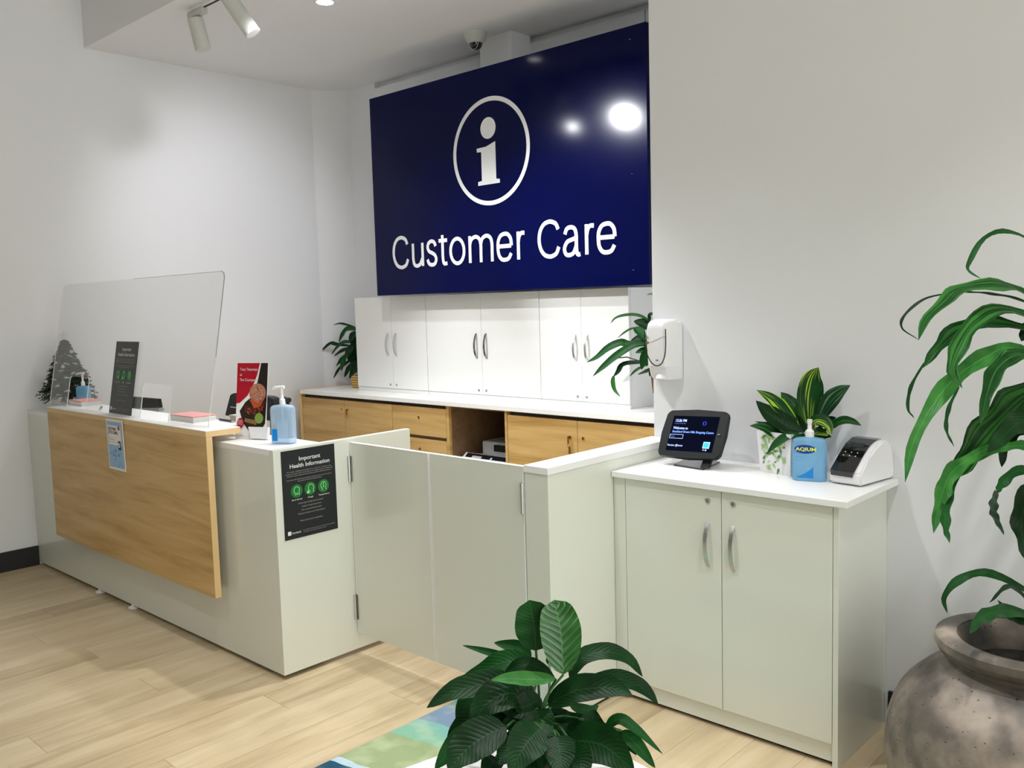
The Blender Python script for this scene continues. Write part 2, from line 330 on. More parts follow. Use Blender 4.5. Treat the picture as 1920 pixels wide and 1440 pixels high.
# health poster on the counter's side
def health(b, W, H, mats):
    """the same printed sheet twice: on the counter side and on the screen"""
    fx, fy = W / .26, H / .365
    X = lambda q: q * fx
    Y = lambda q: q * fy
    b.text('white_lettering', 'Important', X(.083), X(.187), Y(.318), Y(.0165), .012); b.text('white_lettering', 'Health Information', X(.038), X(.232), Y(.291), Y(.0165), .012)
    L = ['The health, wellbeing and safety of our customers, retailers, team', 'members and the wider community is our highest priority. Please help', 'maintain a safe environment by following these simple guidelines.']
    for i, s in enumerate(L): b.text('fine_print', s, X((.022, .016, .022)[i]), X((.240, .246, .238)[i]), Y(.274 - .0085 * i), Y(.0050))
    b.text('fine_print', 'If you have the following symptoms, please do not enter the centre,', X(.02), X(.24), Y(.241), Y(.005)); b.text('fine_print', 'stay home and seek medical advice.', X(.072), X(.19), Y(.2325), Y(.005))
    for i, cx in enumerate((.065, .130, .196)):
        cx = X(cx); cy = Y(.195); b.disc('green_disc#%d' % i, cx, cy, X(.0275), 1, Y(.0275))
        q = lambda pts: [(cx + X(a), cy + Y(c)) for a, c in pts]
        hd = [(-.006, -.017), (-.008, -.008), (-.013, -.003), (-.013, .008), (-.007, .017), (.003, .018), (.011, .012), (.013, .003), (.010, -.006), (.012, -.017)]
        b.line('icon', q(hd if i != 1 else [(a + .004, c) for a, c in hd]), X(.0022), 2)
        if i == 0: b.line('icon', q([(-.003, -.012), (.002, -.009), (.004, -.015)]), X(.003), 2)
        if i == 1: b.poly('icon', q([(-.018, -.018), (-.006, -.018), (-.010, -.004)]), 2)
        if i == 2: b.line('icon', q([(0, -.006), (0, .013)]), X(.003), 2)
    for s, a, c in (('Sore throat', .040, .090), ('Cough', .118, .143), ('Temperature', .170, .224)): b.text('white_lettering', s, X(a), X(c), Y(.157), Y(.0058), .01)
    for i, (s, a, c) in enumerate((('Simple steps to help stop the spread', .07, .19), ('- Cough or sneeze into your arm', .083, .18), ('- Use a tissue and bin the tissue', .08, .182), ('Wash your hands or use a hand sanitiser', .065, .2))): b.text('fine_print', s, X(a), X(c), Y(.139 - .0145 * i), Y(.0062))
    b.text('fine_print', 'Thank you for your co-operation.', X(.074), X(.185), Y(.066), Y(.0062))
    b.rect('white_lettering', X(.014), Y(.018), X(.030), Y(.034)); b.text('white_lettering', 'Stockland', X(.035), X(.075), Y(.021), Y(.0075), .01)
    b.text('fine_print', 'For the latest information please visit the health department website', X(.088), X(.245), Y(.026), Y(.004)); b.text('fine_print', 'and follow our centre updates online', X(.088), X(.20), Y(.018), Y(.004))
    b.done({'white_lettering': PRW, 'fine_print': PRGR, 'green_disc': PRG, 'icon': PRLG})
p = thing('health_poster', 'black health notice with three green discs stuck on the white counter end', 'poster', (0.0012, .035, .574))
box('sheet', (.0002, .0345, .5745), (.002, .2945, .9395), PRB, p, 0)
health(Board((.002, .0345, .5745), (0, 1, 0), (0, 0, 1), p), .26, .365, None)
# the same notice leaning on the screen
LEAN = V((0, .175, .985)).normalized()
SY0 = -.006
p = thing('health_poster', 'narrow-looking black health notice standing on the raised counter top against the clear screen', 'poster', (-1.378, SY0, PZ))
o0 = V((-1.504, SY0, PZ + .002)); prism('sheet', [o0, o0 + V((.252, 0, 0)), o0 + V((.252, 0, 0)) + LEAN * .368, o0 + LEAN * .368], (0, .003, 0), PRB, p)
health(Board(o0, (1, 0, 0), LEAN, p), .252, .368, None)
# clear screen with two pass-through slots
s = thing('sneeze_screen', 'large clear acrylic screen with rounded top corners on the raised counter top', 'screen', (-1.47, .03, PZ))
LS = V((0, .178, .984)).normalized(); SO = V((-2.318, .0, PZ)); SW, SH = 1.81, .69
def S(a, b): return SO + V((1, 0, 0)) * a + LS * b
out = [(0, 0)]
slots = [(.25, .505), (1.15, 1.44)]; hh = .17
for a, c in slots:
    out += [(a, 0), (a, hh - .02), (a + .006, hh - .006), (a + .02, hh), (c - .02, hh), (c - .006, hh - .006), (c, hh - .02), (c, 0)]
out += [(SW, 0), (SW, SH - .03), (SW - .008, SH - .009), (SW - .03, SH), (.03, SH), (.009, SH - .009), (0, SH - .03)]
nrm = V((0, 1, 0)) * .005
prism('pane', [S(*q) for q in out], nrm, ACR, s)
def edge(name, pts, M, rad=.0022): tubeo(name, [S(*q) + nrm * .5 for q in pts], rad, M, s, 6)
edge('polished_edge', [(SW, .0), (SW, SH * .45)], ACRE); edge('polished_edge', [(SW, SH * .45), (SW, SH - .03), (SW - .008, SH - .009), (SW - .03, SH)], ACRD)
edge('polished_edge', [(SW - .03, SH), (SW * .5, SH)], ACRE, .0014); edge('polished_edge', [(0, 0), (0, SH - .03)], EDGE, .0018)
for a, c in slots: edge('slot_edge', [(a, 0), (a, hh - .02), (a + .006, hh - .006), (a + .02, hh)], EDGE, .0018); edge('slot_edge', [(c - .02, hh), (c - .006, hh - .006), (c, hh - .02), (c, 0)], EDGE, .0018)
# blue notice hanging down the oak face
p = thing('blue_notice', 'small white-bordered blue paper notice taped to the oak counter front', 'notice', (-1.28, PY, .744))
NX, NZ, NW, NH = -1.378, .744, .185, .252
prism('paper', [(NX, PY - .001, NZ), (NX + NW, PY - .001, NZ), (NX + NW, PY - .004, NZ + NH), (NX, PY - .004, NZ + NH)], (0, -.002, 0), PAPER, p)
b = Board((NX, PY - .0032, NZ), (1, 0, 0), V((0, -.003, NH)), p, .001)
b.rect('border', .01, .012, .175, .24); b.rect('white_field', .02, .125, .165, .222, 2); b.text('black_lettering', 'ADD YOUR', .026, .115, .198, .014, .02, 3); b.text('black_lettering', '$ TO CARD.', .026, .135, .180, .014, .02, 3)
b.disc('red_badge', .145, .212, .012, 3); b.text('grey_lettering', 'Use your phone', .03, .09, .150, .008, 0, 3); b.text('grey_lettering', 'scan to begin today', .03, .12, .137, .005, 0, 3)
b.rect('phone', .128, .105, .155, .148, 3); b.rect('phone_screen', .133, .115, .150, .140, 4)
for i in range(22): b.disc('blue_speckle', .03 + random.random() * .13, .02 + random.random() * .09, .002 + random.random() * .004, 2, n=8)
b.done({'border': LBLUE, 'white_field': PAPER, 'black_lettering': BLKM, 'red_badge': RED, 'grey_lettering': GREY, 'phone': BLKM, 'phone_screen': WHPG, 'blue_speckle': MBLUE})

# leaflets, pens, small things on the counter top
def stack(name, label, x0, y0, x1, y1, z, n, cat='leaflets', rz=0):
    q = thing(name, label, cat, ((x0 + x1) / 2, (y0 + y1) / 2, z), rz=rz)
    cx, cy = (x0 + x1) / 2, (y0 + y1) / 2
    for i in range(n):
        dx, dy = random.uniform(-.003, .003), random.uniform(-.003, .003); h = .006
        box('leaflet', (x0 + dx, y0 + dy, z + i * h), (x1 + dx, y1 + dy, z + i * h + h * .8), PINK if i == n - 1 else PAPER, q, 0)
stack('leaflet_stack', 'stack of pink-topped leaflets at the right end of the raised top', -.92, .035, -.70, .148, PZ, 5)
stack('leaflet_stack', 'stack of pink-topped leaflets beside the pump bottle behind the screen', -2.155, .045, -1.98, .155, PZ, 5)
def pen(label, a, b_):
    q = thing('pen', label, 'pen', a); a, b_ = V(a), V(b_); d = (b_ - a)
    tubeo('barrel', [a, a + d * .75], .005, BLACK, q); tubeo('pen_tip', [a + d * .75, b_], [.005, .0015], SILV, q)
pen('black pen lying behind the pink leaflets at the right end of the raised top', (-.68, .152, PZ + .006), (-.52, .145, PZ + .006))
pen('black pen lying just left of the black notice on the screen', (-1.80, .08, PZ + .006), (-1.68, .02, PZ + .006))
pen('black pen at the far left end of the counter beside the wall', (-2.40, .02, .955), (-2.24, .05, .955))
# pump bottle
def pump_bottle(label, loc, W, D, H, body, rz=0, art=0, big=False):
    q = thing('sanitiser_bottle', label, 'bottle', loc, rz=rz)
    bm = bmesh.new()
    prof = [(0, .0), (.86, 0), (.97, .012), (1, .04), (1, .86), (.96, .93), (.80, .97), (.35, 1.0), (.28, 1.0)]; n = 32; rings = []
    for r_, zz in prof:
        ring = []
        for k in range(n):
            a = k * 2 * math.pi / n; c_, s_ = math.cos(a), math.sin(a); e = .5 if r_ > .5 else 1
            ring.append(bm.verts.new(V((math.copysign(abs(c_) ** e, c_) * W / 2 * r_ if r_ > .5 else c_ * D / 2 * r_ * 1.1, math.copysign(abs(s_) ** e, s_) * D / 2 * r_ if r_ > .5 else s_ * D / 2 * r_ * 1.1, zz * H)) if r_ else V((0, 0, 0))))
        rings.append(ring)
    for a, b2 in zip(rings[1:], rings[2:]):
        for k in range(n): bm.faces.new((a[k], a[(k + 1) % n], b2[(k + 1) % n], b2[k]))
    bm.faces.new(rings[1][::-1]); bm.faces.new(rings[-1]); bmesh.ops.delete(bm, geom=rings[0], context='VERTS')
    fin('bottle_body', bm, body, q, smooth=True)
    L0 = BASE[q.name]; BASE[q.name] = V((0, 0, 0))
    r0 = D * .24
    lathe('collar', [(0, 0), (r0, 0), (r0, .020), (r0 * .55, .026), (r0 * .4, .05), (0, .05)], WHP, q, (0, 0, H), 20)
    if big: lathe('pump_head', [(0, 0), (.007, 0), (.007, .02), (.009, .024), (.009, .036), (0, .038)], WHP, q, (0, 0, H + .024), 16)
    else:
        tubeo('pump_head', [(0, 0, H + .04), (0, 0, H + .072)], .006, WHP, q)
        tubeo('nozzle', [(.012, 0, H + .072), (-.03, 0, H + .070), (-.045, 0, H + .064)], [.007, .006, .004], WHP, q)
    tubeo('dip_tube', [(0, 0, H), (0, 0, H * .4)], .003, WHP, q)
    bb = Board((-W / 2, -D / 2, 0), (1, 0, 0), (0, 0, 1), q, .0012)
    if art:
        bb.disc('label_oval', W * .42, H * .74, W * .32, 1, H * .10); bb.text('label_lettering', 'AQIUM', W * .13, W * .74, H * .705, H * .075, .03, 2)
        bb.poly('label_sweep', [(W * .14, H * .08)] + [(W * (.14 + .52 * math.sin(a / 8 * math.pi / 2)), H * (.08 + .30 * (1 - math.cos(a / 8 * math.pi / 2)) ** .55)) for a in range(1, 9)] + [(W * .66, H * .08)])
        bb.text('label_small_print', 'hand sanitiser gel', W * .15, W * .6, H * .55, H * .022); bb.text('label_small_print', 'kills germs', W * .15, W * .45, H * .47, H * .022)
        bb.done({'label_oval': DBLUE, 'label_lettering': LIME, 'label_sweep': MBLUE, 'label_small_print': BLUE})
    else:
        bb.rect('label_patch', W * .12, H * .08, W * .36, H * .38); bb.rect('label_sheet', W * .34, H * .06, W * .85, H * .62, .6); bb.done({'label_patch': MBLUE, 'label_sheet': GELC})
    BASE[q.name] = L0; return q
pump_bottle('clear blue pump bottle of hand sanitiser beside the red food flyer', (-.125, .135, .95), .105, .05, .165, GELC, math.radians(25))
pump_bottle('blue pump bottle of hand sanitiser behind the screen before the small tree', (-2.262, .172, .9502), .085, .045, .150, GEL, math.radians(25))
# red food flyer in white clip
p = thing('food_flyer', 'red and white flyer with a burger picture standing on the white counter', 'flyer', (-.38, .12, .95))
FX = V((1, .17, 0)).normalized(); FY = V((.0, .10, 1)).normalized(); FO = at(441, 821, 'z', .951); FWd, FH = .21, .31
e2 = at(499, 823, 'z', .951); FX = (e2 - FO).normalized(); FWd = (e2 - FO).length * .98
FH = .33
prism('sheet', [FO, FO + FX * FWd, FO + FX * FWd + FY * FH, FO + FY * FH], FX.cross(FY) * -.002, PAPER, p)
b = Board(FO, FX, FY, p, .001); W_, H_ = FWd, FH
b.poly('red_field', [(0, H_ * .46), (W_ * .12, H_ * .47), (W_ * .35, H_ * .56), (W_ * .52, H_ * .68), (W_ * .66, H_ * .84), (W_ * .74, H_), (0, H_)])
b.poly('dark_backdrop', [(W_ * .78, H_), (W_, H_), (W_, H_ * .5), (W_ * .97, H_ * .2), (W_ * .8, H_ * .08), (W_ * .45, H_ * .10), (W_ * .25, H_ * .2), (W_ * .12, H_ * .36), (W_ * .30, H_ * .48), (W_ * .5, H_ * .55), (W_ * .68, H_ * .75)])
b.disc('bun', W_ * .70, H_ * .60, W_ * .27, 2, H_ * .13); b.poly('patty', [(W_ * .30, H_ * .45), (W_ * .62, H_ * .40), (W_ * .96, H_ * .50), (W_ * .94, H_ * .42), (W_ * .6, H_ * .31), (W_ * .28, H_ * .36)], 3)
b.poly('tomato', [(W_ * .45, H_ * .52), (W_ * .75, H_ * .47), (W_ * .95, H_ * .54), (W_ * .8, H_ * .42), (W_ * .6, H_ * .40)], 4); b.disc('lettuce', W_ * .78, H_ * .27, W_ * .14, 4, H_ * .07); b.poly('board', [(W_ * .3, H_ * .22), (W_ * .7, H_ * .18), (W_ * .7, H_ * .24), (W_ * .32, H_ * .27)], 4)
for i in range(46):
    a = random.uniform(0, 6.28); q = random.random() ** .5; b.disc('bun_seeds' if i % 2 else 'bun_shade', W_ * (.70 + .24 * q * math.cos(a)), H_ * (.60 + .115 * q * math.sin(a)), W_ * .018, 3, H_ * .008, 8)
for i in range(22): b.disc('patty_highlights' if i % 2 else 'tomato', W_ * random.uniform(.34, .9), H_ * random.uniform(.33, .46), W_ * random.uniform(.01, .04), 5, H_ * .010, 8)
b.disc('badge', W_ * .18, H_ * .20, W_ * .11, 5, H_ * .07)
for s_, a, c, yy in (('Tasty Takeaways', .10, .68, .90), ('at', .10, .17, .83), ('The Courtyard', .10, .66, .76)): b.text('white_lettering', s_, W_ * a, W_ * c, H_ * yy, H_ * .035, 0, 3)
for i in range(3): b.text('white_lettering', ('FREE', 'DINE IN', 'TODAY')[i], W_ * .11, W_ * .25, H_ * (.225 - .022 * i), H_ * .013, 0, 6)
b.text('small_print', 'Stockland', W_ * .08, W_ * .25, H_ * .03, H_ * .015, 0, 3)
b.done({'red_field': RED, 'dark_backdrop': mat('print_umber', (.015, .008, .006), .4), 'bun': mat('print_bun', (.45, .19, .12), .4), 'patty': mat('print_patty', (.07, .015, .008), .4), 'tomato': mat('print_tomato', (.50, .08, .02), .4), 'lettuce': mat('print_lettuce', (.20, .33, .05), .4), 'board': mat('print_board', (.25, .13, .04), .4), 'badge': RED, 'bun_seeds': mat('print_seed', (.62, .42, .30), .4), 'bun_shade': mat('print_bun_shade', (.22, .07, .04), .4), 'patty_highlights': mat('print_glaze', (.30, .06, .02), .4), 'white_lettering': PRW, 'small_print': BLKM})
q0 = at(480, 826, 'z', .951); n_ = FX.cross(FY).normalized()
for nm, dz, hgt, dp in (('clip_front', 0, .055, .0), ):
    a0 = FO + FX * (FWd * .62) + n_ * .004
    prism(nm, [a0, a0 + FX * .085, a0 + FX * .092 + V((0, 0, .052)), a0 - FX * .012 + V((0, 0, .052))], n_ * .018, WHP, p, .0015)
# monitor and devices behind the counter
p = thing('computer_monitor', 'black computer monitor seen from behind the red flyer', 'monitor', (-1.05, .5, .725))
A = [at(421, 779, 'y', .50), at(431, 740, 'y', .50), at(438, 737, 'y', .50), at(502, 744, 'y', .50), at(509, 748, 'y', .50), at(516, 782, 'y', .50), at(512, 790, 'y', .50), at(440, 781, 'y', .50)]
prism('back_shell', A, (0, .05, 0), BLACK, p, .004)
bz = at(470, 790, 'y', .52); box('stand', (bz.x - .03, .50, .74), (bz.x + .03, .54, bz.z + .02), BLACK, p); box('stand_foot', (bz.x - .10, .48, .7255), (bz.x + .10, .62, .742), BLACK, p, .004)
a0 = at(432, 764, 'y', .499); bb = Board(a0, (1, 0, 0), (0, 0, 1), p, .001); bb.rect('logo_strip', 0, 0, .07, .006); bb.done({'logo_strip': SILV})
p = thing('document_camera', 'black desk device with a small raised head beside the blue pump bottle', 'device', (-.72, .5, .725))
a1, a2, a3 = at(518, 767, 'y', .5), at(543, 770, 'y', .5), at(538, 750, 'y', .5)
tubeo('arm', [a1, a2], .012, BLACK, p); tubeo('head_stem', [a2, a3], .008, BLACK, p); tubeo('head', [a3 + V((-.03, 0, .004)), a3 + V((.02, 0, 0))], .013, BLACK, p)
a4 = at(508, 815, 'y', .5); box('body', (a4.x + .01, .49, .7255), (a4.x + .09, .56, a1.z), BLACK, p, .006)
p = thing('card_box', 'small beige box on the desk below the black monitor', 'box', (-1.3, .42, .725)); a5 = at(431, 782, 'y', .40); a6 = at(446, 800, 'y', .40)
box('carton', (a5.x, .40, .7255), (a6.x, .46, a5.z), mat('beige_card', (.50, .42, .36), .7), p, .002); box('carton_lid', (a5.x - .003, .397, a5.z), (a6.x + .003, .463, a5.z + .012), mat('beige_card_lid', (.55, .47, .41), .7), p, .002)
p = thing('till_display', 'low black display with a grey foot behind the raised top, seen through the screen', 'monitor', (-1.98, .4, .725))
a0, a1, a2, a3 = at(212, 765, 'y', .30), at(299, 765, 'y', .30), at(296, 748, 'y', .30), at(212, 741, 'y', .30)
prism('display_panel', [a0, a1, a2, a3], (0, .02, 0), BLACK, p, .002); prism('grey_lower_edge', [at(212, 765.5, 'y', .30), at(298, 766, 'y', .30), at(297, 772, 'y', .30), at(212, 771, 'y', .30)], (0, .03, 0), GREY, p)
cx = (a0.x + a1.x) / 2; box('display_stand', (cx - .04, .305, .7255), (cx + .04, .33, a0.z), GREY, p)

# small christmas tree
TX, TY = -2.485, .17
p = thing('tabletop_tree', 'small artificial christmas tree standing at the left end of the counter', 'tree', (TX, TY, .95))
bm = bmesh.new(); bs = bmesh.new()
for i in range(560):
    tt = (i + .5) / 560; z_ = .095 + .31 * tt ** 1.15; rr = .158 * (1 - tt ** 1.15) ** .9 + .012; a = i * 2.399963; q = random.uniform(.72, 1.06)
    d = V((math.cos(a), math.sin(a), -.25 + random.uniform(-.1, .25))); tip = V((0, 0, z_)) + V((d.x * rr * q, d.y * rr * q, d.z * rr)); root = V((0, 0, z_ + .02)) + (tip - V((0, 0, z_ + .02))) * .25
    tt_ = tip - root; s1 = tt_.cross(V((0, 0, 1))).normalized()
    for k in range(7):
        c0 = root + tt_ * (.25 + .11 * k); L_ = .020
        for sg in (-1, 1):
            e_ = c0 + tt_.normalized() * L_ * .7 + s1 * sg * L_ + V((0, 0, random.uniform(-.012, .012))); wv_ = V((0, 0, .0042))
            tgt = bs if (i % 9 == 0 and k > 4) else bm
            tgt.faces.new([tgt.verts.new(c0 - wv_), tgt.verts.new(e_), tgt.verts.new(c0 + wv_)])
PINE = mat('pine_needles', (.006, .022, .009), .6); FROST = mat('frosted_tips', (.55, .58, .56), .6)
def tomesh(nm, bm_, M, par): me = bpy.data.meshes.new(nm); bm_.to_mesh(me); bm_.free(); o = link(nm, me, M, par); o['kind'] = 'stuff'; return o
tomesh('needles', bm, PINE, p); tomesh('frosted_needles', bs, FROST, p)
tubeo('trunk', [(TX, TY, .96), (TX, TY, 1.33)], [.008, .004], BARK, p)
lathe('tree_base', [(0, 0), (.05, 0), (.055, .01), (.04, .045), (.0, .05)], WHP, p, (TX, TY, .95), 16)
st = [(math.cos(math.pi / 2 + k * math.pi / 5) * (.03 if k % 2 == 0 else .013), math.sin(math.pi / 2 + k * math.pi / 5) * (.03 if k % 2 == 0 else .013)) for k in range(10)]
prism('star_topper', [V((TX, TY, 1.395)) + V((a * .7, a * .7, b_)) for a, b_ in st], (.004, -.004, 0), WHP, p)
for i in range(9):
    a = i * 2.4; z_ = 1.07 + .028 * i; rr = .15 * (1 - i / 12)
    lathe('bauble', [(0, -.011), (.008, -.008), (.011, 0), (.008, .008), (0, .011)], FROST if i % 3 else mat('bauble_red', (.4, .06, .05), .3), p, (TX + rr * math.cos(a), TY + rr * math.sin(a), z_), 10)

# ================================================================ GATE AND PARTITION
GY, GZ0, GZ1 = .373, .092, .934
def gate(x0, x1, hx, label, hs):
    g = thing('gate_leaf', label, 'gate', ((x0 + x1) / 2, GY + .01, GZ0))
    box('panel', (x0 + .003, GY, GZ0), (x1 - .003, GY + .018, GZ1 - .003), LAM, g, .0008)
    box('lit_top_edge', (x0, GY - .0005, GZ1 - .003), (x1, GY + .0185, GZ1), EDGE, g, .0005); box('lit_side_edge', (x0, GY - .0005, GZ0), (x0 + .003, GY + .0185, GZ1 - .003), EDGE, g, .0004); box('lit_side_edge', (x1 - .003, GY - .0005, GZ0), (x1, GY + .0185, GZ1 - .003), EDGE, g, .0004)  # white strips put the light caught by the edges into the colour
    for z0 in (.155, .765):
        h = tubeo('hinge', [(hx, GY - .008, z0), (hx, GY - .008, z0 + .11)], .006, SILV, g); s_ = 1 if hx < .5 else -1
        box('hinge_plate', (min(hx, hx + .012 * s_), GY - .003, z0), (max(hx, hx + .012 * s_), GY - .0005, z0 + .11), CHR, g, 0)
gate(.006, .506, .004, 'pale glossy gate leaf hinged to the white reception counter', 1)
gate(.512, 1.006, 1.004, 'pale glossy gate leaf hinged to the low white partition', 1)
p = thing('low_partition', 'low white partition running from the gate back to the wall', 'partition', (1.066, .77, 0))
box('partition_panel', (1.012, GY, .012), (1.12, YW - .001, .9145), LAM, p); box('cap', (1.010, GY - .003, .915), (1.1225, YW - .001, .94), LAMS, p, .0012); box('plinth', (1.02, GY + .01, 0), (1.112, YW - .002, .012), BLKM, p, 0)

# ================================================================ RIGHT CABINET
def bow_handle(x, y, z0, z1, M, parent, outw=.026, w_=.014):
    n = 10; pts = []
    for i in range(n + 1):
        tt = i / n; pts.append(V((x, y - outw * math.sin(math.pi * tt) ** .6, z0 + (z1 - z0) * tt)))
    b_ = off(parent); bm = bmesh.new(); rows = []
    for i, q in enumerate(pts):
        ww = w_ / 2 * (1.0 if 0 < i < n else .9)
        rows.append([bm.verts.new(q + V((sx * ww, dy, 0)) - b_) for sx, dy in ((-1, 0), (1, 0), (1, .005), (-1, .005))])
    for a, c in zip(rows, rows[1:]):
        for k in range(4): bm.faces.new((a[k], a[(k + 1) % 4], c[(k + 1) % 4], c[k]))
    bm.faces.new(rows[0]); bm.faces.new(rows[-1]); return fin('handle', bm, M, parent, smooth=True)
def lock(x, y, z, M, parent, r_=.009):
    b_ = off(parent); bm = bmesh.new(); tube(bm, [V((x, y, z)) - b_, V((x, y - .004, z)) - b_], r_, 14); tube(bm, [V((x, y - .004, z)) - b_, V((x, y - .0055, z)) - b_], r_ * .6, 10)
    o = fin('lock', bm, M, parent, smooth=True); b2 = box('keyhole', (x - .001, y - .0062, z - r_ * .45), (x + .001, y - .0056, z + r_ * .45), BLKM, parent, 0); return o
p = thing('storage_cabinet', 'white two-door cabinet against the wall, under the tablet and the blue bottle', 'cabinet', (1.55, .96, 0))
CY = .7475
box('side_panel', (1.966, CY, .0), (1.984, 1.118, .8515), LAM, p, .001); box('scribe_strip', (1.960, 1.12, .0), (1.976, YW - .001, .8515), LAM, p, .001); box('side_panel', (1.122, CY + .001, .012), (1.174, YW - .001, .8515), LAM, p, .0008)
box('back_panel', (1.176, 1.13, .08), (1.958, YW - .002, .8515), LAM, p, 0); box('carcass', (1.1755, CY + .022, .078), (1.9645, 1.129, .8505), LAM, p, 0)
box('kick_board', (1.1755, CY + .012, .014), (1.9645, CY + .03, .075), LAM, p, .0005); box('plinth', (1.1755, CY + .03, 0), (1.9645, CY + .05, .014), BLKM, p, 0)  # black plinth strip stands in for the shade under the kick board
for x0, x1, hx in ((1.1765, 1.5735, 1.524), (1.5765, 1.9640, 1.621)):
    d = box('door', (x0, CY, .078), (x1, CY + .018, .8485), LAM, p, .0008); bow_handle(hx, CY, .577, .737, SILV, d); lock(hx, CY, .812, SILV, d)
tag(box('cabinet_top', (1.1235, .7333, .852), (2.0136, YW - .001, .8728), LAMS, None, .0015), 'white slab top of the two-door cabinet, carrying the tablet and plant', 'worktop')
ZT = .873
# tablet kiosk
p = thing('tablet_kiosk', 'tilted tablet in a black case on a square stand, showing a welcome page', 'tablet', (1.315, 1.02, ZT), rz=0)
TC = V((1.315, 1.0, .992)); TXv = V((.985, -.17, 0)).normalized(); TYv = V((.105, .62, .80)); TYv = (TYv - TXv * TYv.dot(TXv)).normalized(); TN = TXv.cross(TYv)
TXv = (at(1364, 805, 'y', 1.0) - at(1246, 800, 'y', 1.0)).normalized()
TYv = V((.03, .50, .86)); TYv = (TYv - TXv * TYv.dot(TXv)).normalized(); TN = TXv.cross(TYv).normalized()
hw, hh2 = .132, .094
def T(a, b_, c=0): return TC + TXv * a + TYv * b_ + TN * c
outl = []
for cxs, cys, a0 in ((1, 1, 0), (-1, 1, 90), (-1, -1, 180), (1, -1, 270)):
    for k in range(6):
        a = math.radians(a0 + k * 18); outl.append((cxs * (hw - .016) + .016 * math.cos(a), cys * (hh2 - .016) + .016 * math.sin(a)))
    # bulging sides
    nx = {(1, 1): (0, hh2 + .006), (-1, 1): (-hw - .006, 0), (-1, -1): (0, -hh2 - .006), (1, -1): (hw + .006, 0)}[(cxs, cys)]; outl.append(nx)
prism('case', [T(a, b_, -.012) for a, b_ in outl], TN * .02, BLACK, p, .003, smooth=False)
b = Board(T(-.10, -.072, .0082), TXv, TYv, p, .0006)
SWd, SHt = .2, .144
b.rect('display', 0, 0, SWd, SHt); E = lambda c, e: mat('display_glow', c, .4, emit=e)
b.text('white_words', '12:26 PM', .014, .062, .119, .0105, .01, 2); b.text('blue_words', 'Tuesday 15 December', .010, .062, .110, .005, 0, 2)
b.text('white_words', 'Welcome to', .010, .075, .088, .0105, .01, 2); b.text('blue_words2', 'Stockland Green Hills Shopping Centre', .010, .190, .074, .0085, .015, 2)
b.line('white_words', [(.004, .050), (.062, .050), (.062, .066), (.004, .066), (.004, .050)], .0012, 2); b.text('blue_words', 'Name', .008, .026, .055, .007, 0, 2)
b.text('white_words', 'Version: @home', .002, .070, .018, .0075, .005, 2); b.rect('app_tile', .160, .018, .182, .038, 2); b.rect('app_tile_frame', .157, .015, .185, .041, 1.5); b.text('white_words', 'EN', .160, .167, .006, .005, 0, 2); b.rect('white_words', .171, .005, .176, .011, 2)
b.text('blue_badge', '( )', .135, .149, .111, .012, .02, 2)
b.done({'display': mat('display_black', (.002, .003, .012), .15, spec=.05), 'white_words': E((.45, .6, 1), .7), 'blue_words': E((.05, .1, .5), .6), 'blue_words2': E((.15, .3, .9), .8), 'app_tile': E((.02, .3, .95), .9), 'app_tile_frame': E((.3, .5, 1), .9), 'blue_badge': E((.02, .06, .9), .9)})
FB = [at(1263, 873, 'z', ZT), at(1318, 882, 'z', ZT), at(1350, 868, 'z', ZT), at(1290, 860, 'z', ZT)]
prism('base_plate', FB, (0, 0, .006), BLKG, p, .001)
bc = (FB[0] + FB[1] + FB[2] + FB[3]) / 4; nb = T(0, -.02, -.012)
nk = at(1321, 878, 'z', ZT + .006); 
prism('neck', [V((nk.x - .018, nk.y - .002, ZT + .006)), V((nk.x + .018, nk.y + .0, ZT + .006)), V((nk.x + .018, 1.005, ZT + .085)), V((nk.x - .018, 1.005, ZT + .085))], (0, .012, 0), BLACK, p, .001)
lk_ = T(.112, .0, .009); lathe('case_lock', [(0, 0), (.005, 0), (.005, .003), (0, .003)], SILV, p, lk_, 10)
# sanitiser on the right
pump_bottle('blue gel pump bottle on the right cabinet, in front of the white planter', (1.779, .990, ZT), .112, .062, .150, GEL, math.radians(14), 1, True)
# label printer
p = thing('label_printer', 'white and black label printer at the right end of the cabinet top', 'printer', (1.93, 1.07, ZT))
PR = Matrix.Rotation(math.radians(-8), 3, 'Z'); pc = V((1.925, 1.075, ZT))
# side outline in (depth, height), depth runs from front (-) to back (+)
prof = [(-.105, .004), (-.108, .03), (-.107, .043), (-.06, .085), (-.01, .122), (.03, .137), (.06, .138), (.085, .125), (.10, .09), (.105, .03), (.105, .004)]
def PW_(a, d, h): return pc + PR @ V((a, d, h))
prism('body', [PW_(-.058, d, h) for d, h in prof], PR @ V((.116, 0, 0)), WHP, p, .006, smooth=True)
top = [(-.108, .0435), (-.06, .086), (-.01, .123), (.03, .138), (.06, .139), (.07, .134)]
bm = bmesh.new(); L0 = off(p); rows = []
for i, (d, h) in enumerate(top): rows.append([bm.verts.new(PW_(a, d - .002, h + .0028) - L0) for a in (-.052, .034)])
for a, c in zip(rows, rows[1:]): bm.faces.new((a[0], a[1], c[1], c[0]))
bm.faces.new([bm.verts.new(PW_(-.052, -.1115, .0463) - L0), bm.verts.new(PW_(.034, -.1115, .0463) - L0), bm.verts.new(PW_(.030, -.1115, .030) - L0), bm.verts.new(PW_(-.048, -.1115, .030) - L0)])
fin('control_panel', bm, BLKG, p)
u_ = (V((0, .05, .037))).normalized()
b = Board(PW_(-.052, -.062, .088), PR @ V((1, 0, 0)), PR @ u_, p, .0012)
for i in range(3):
    for j in range(2): b.disc('button_marks', .018 + i * .022, .006 + j * .016, .0022, 1, n=10)
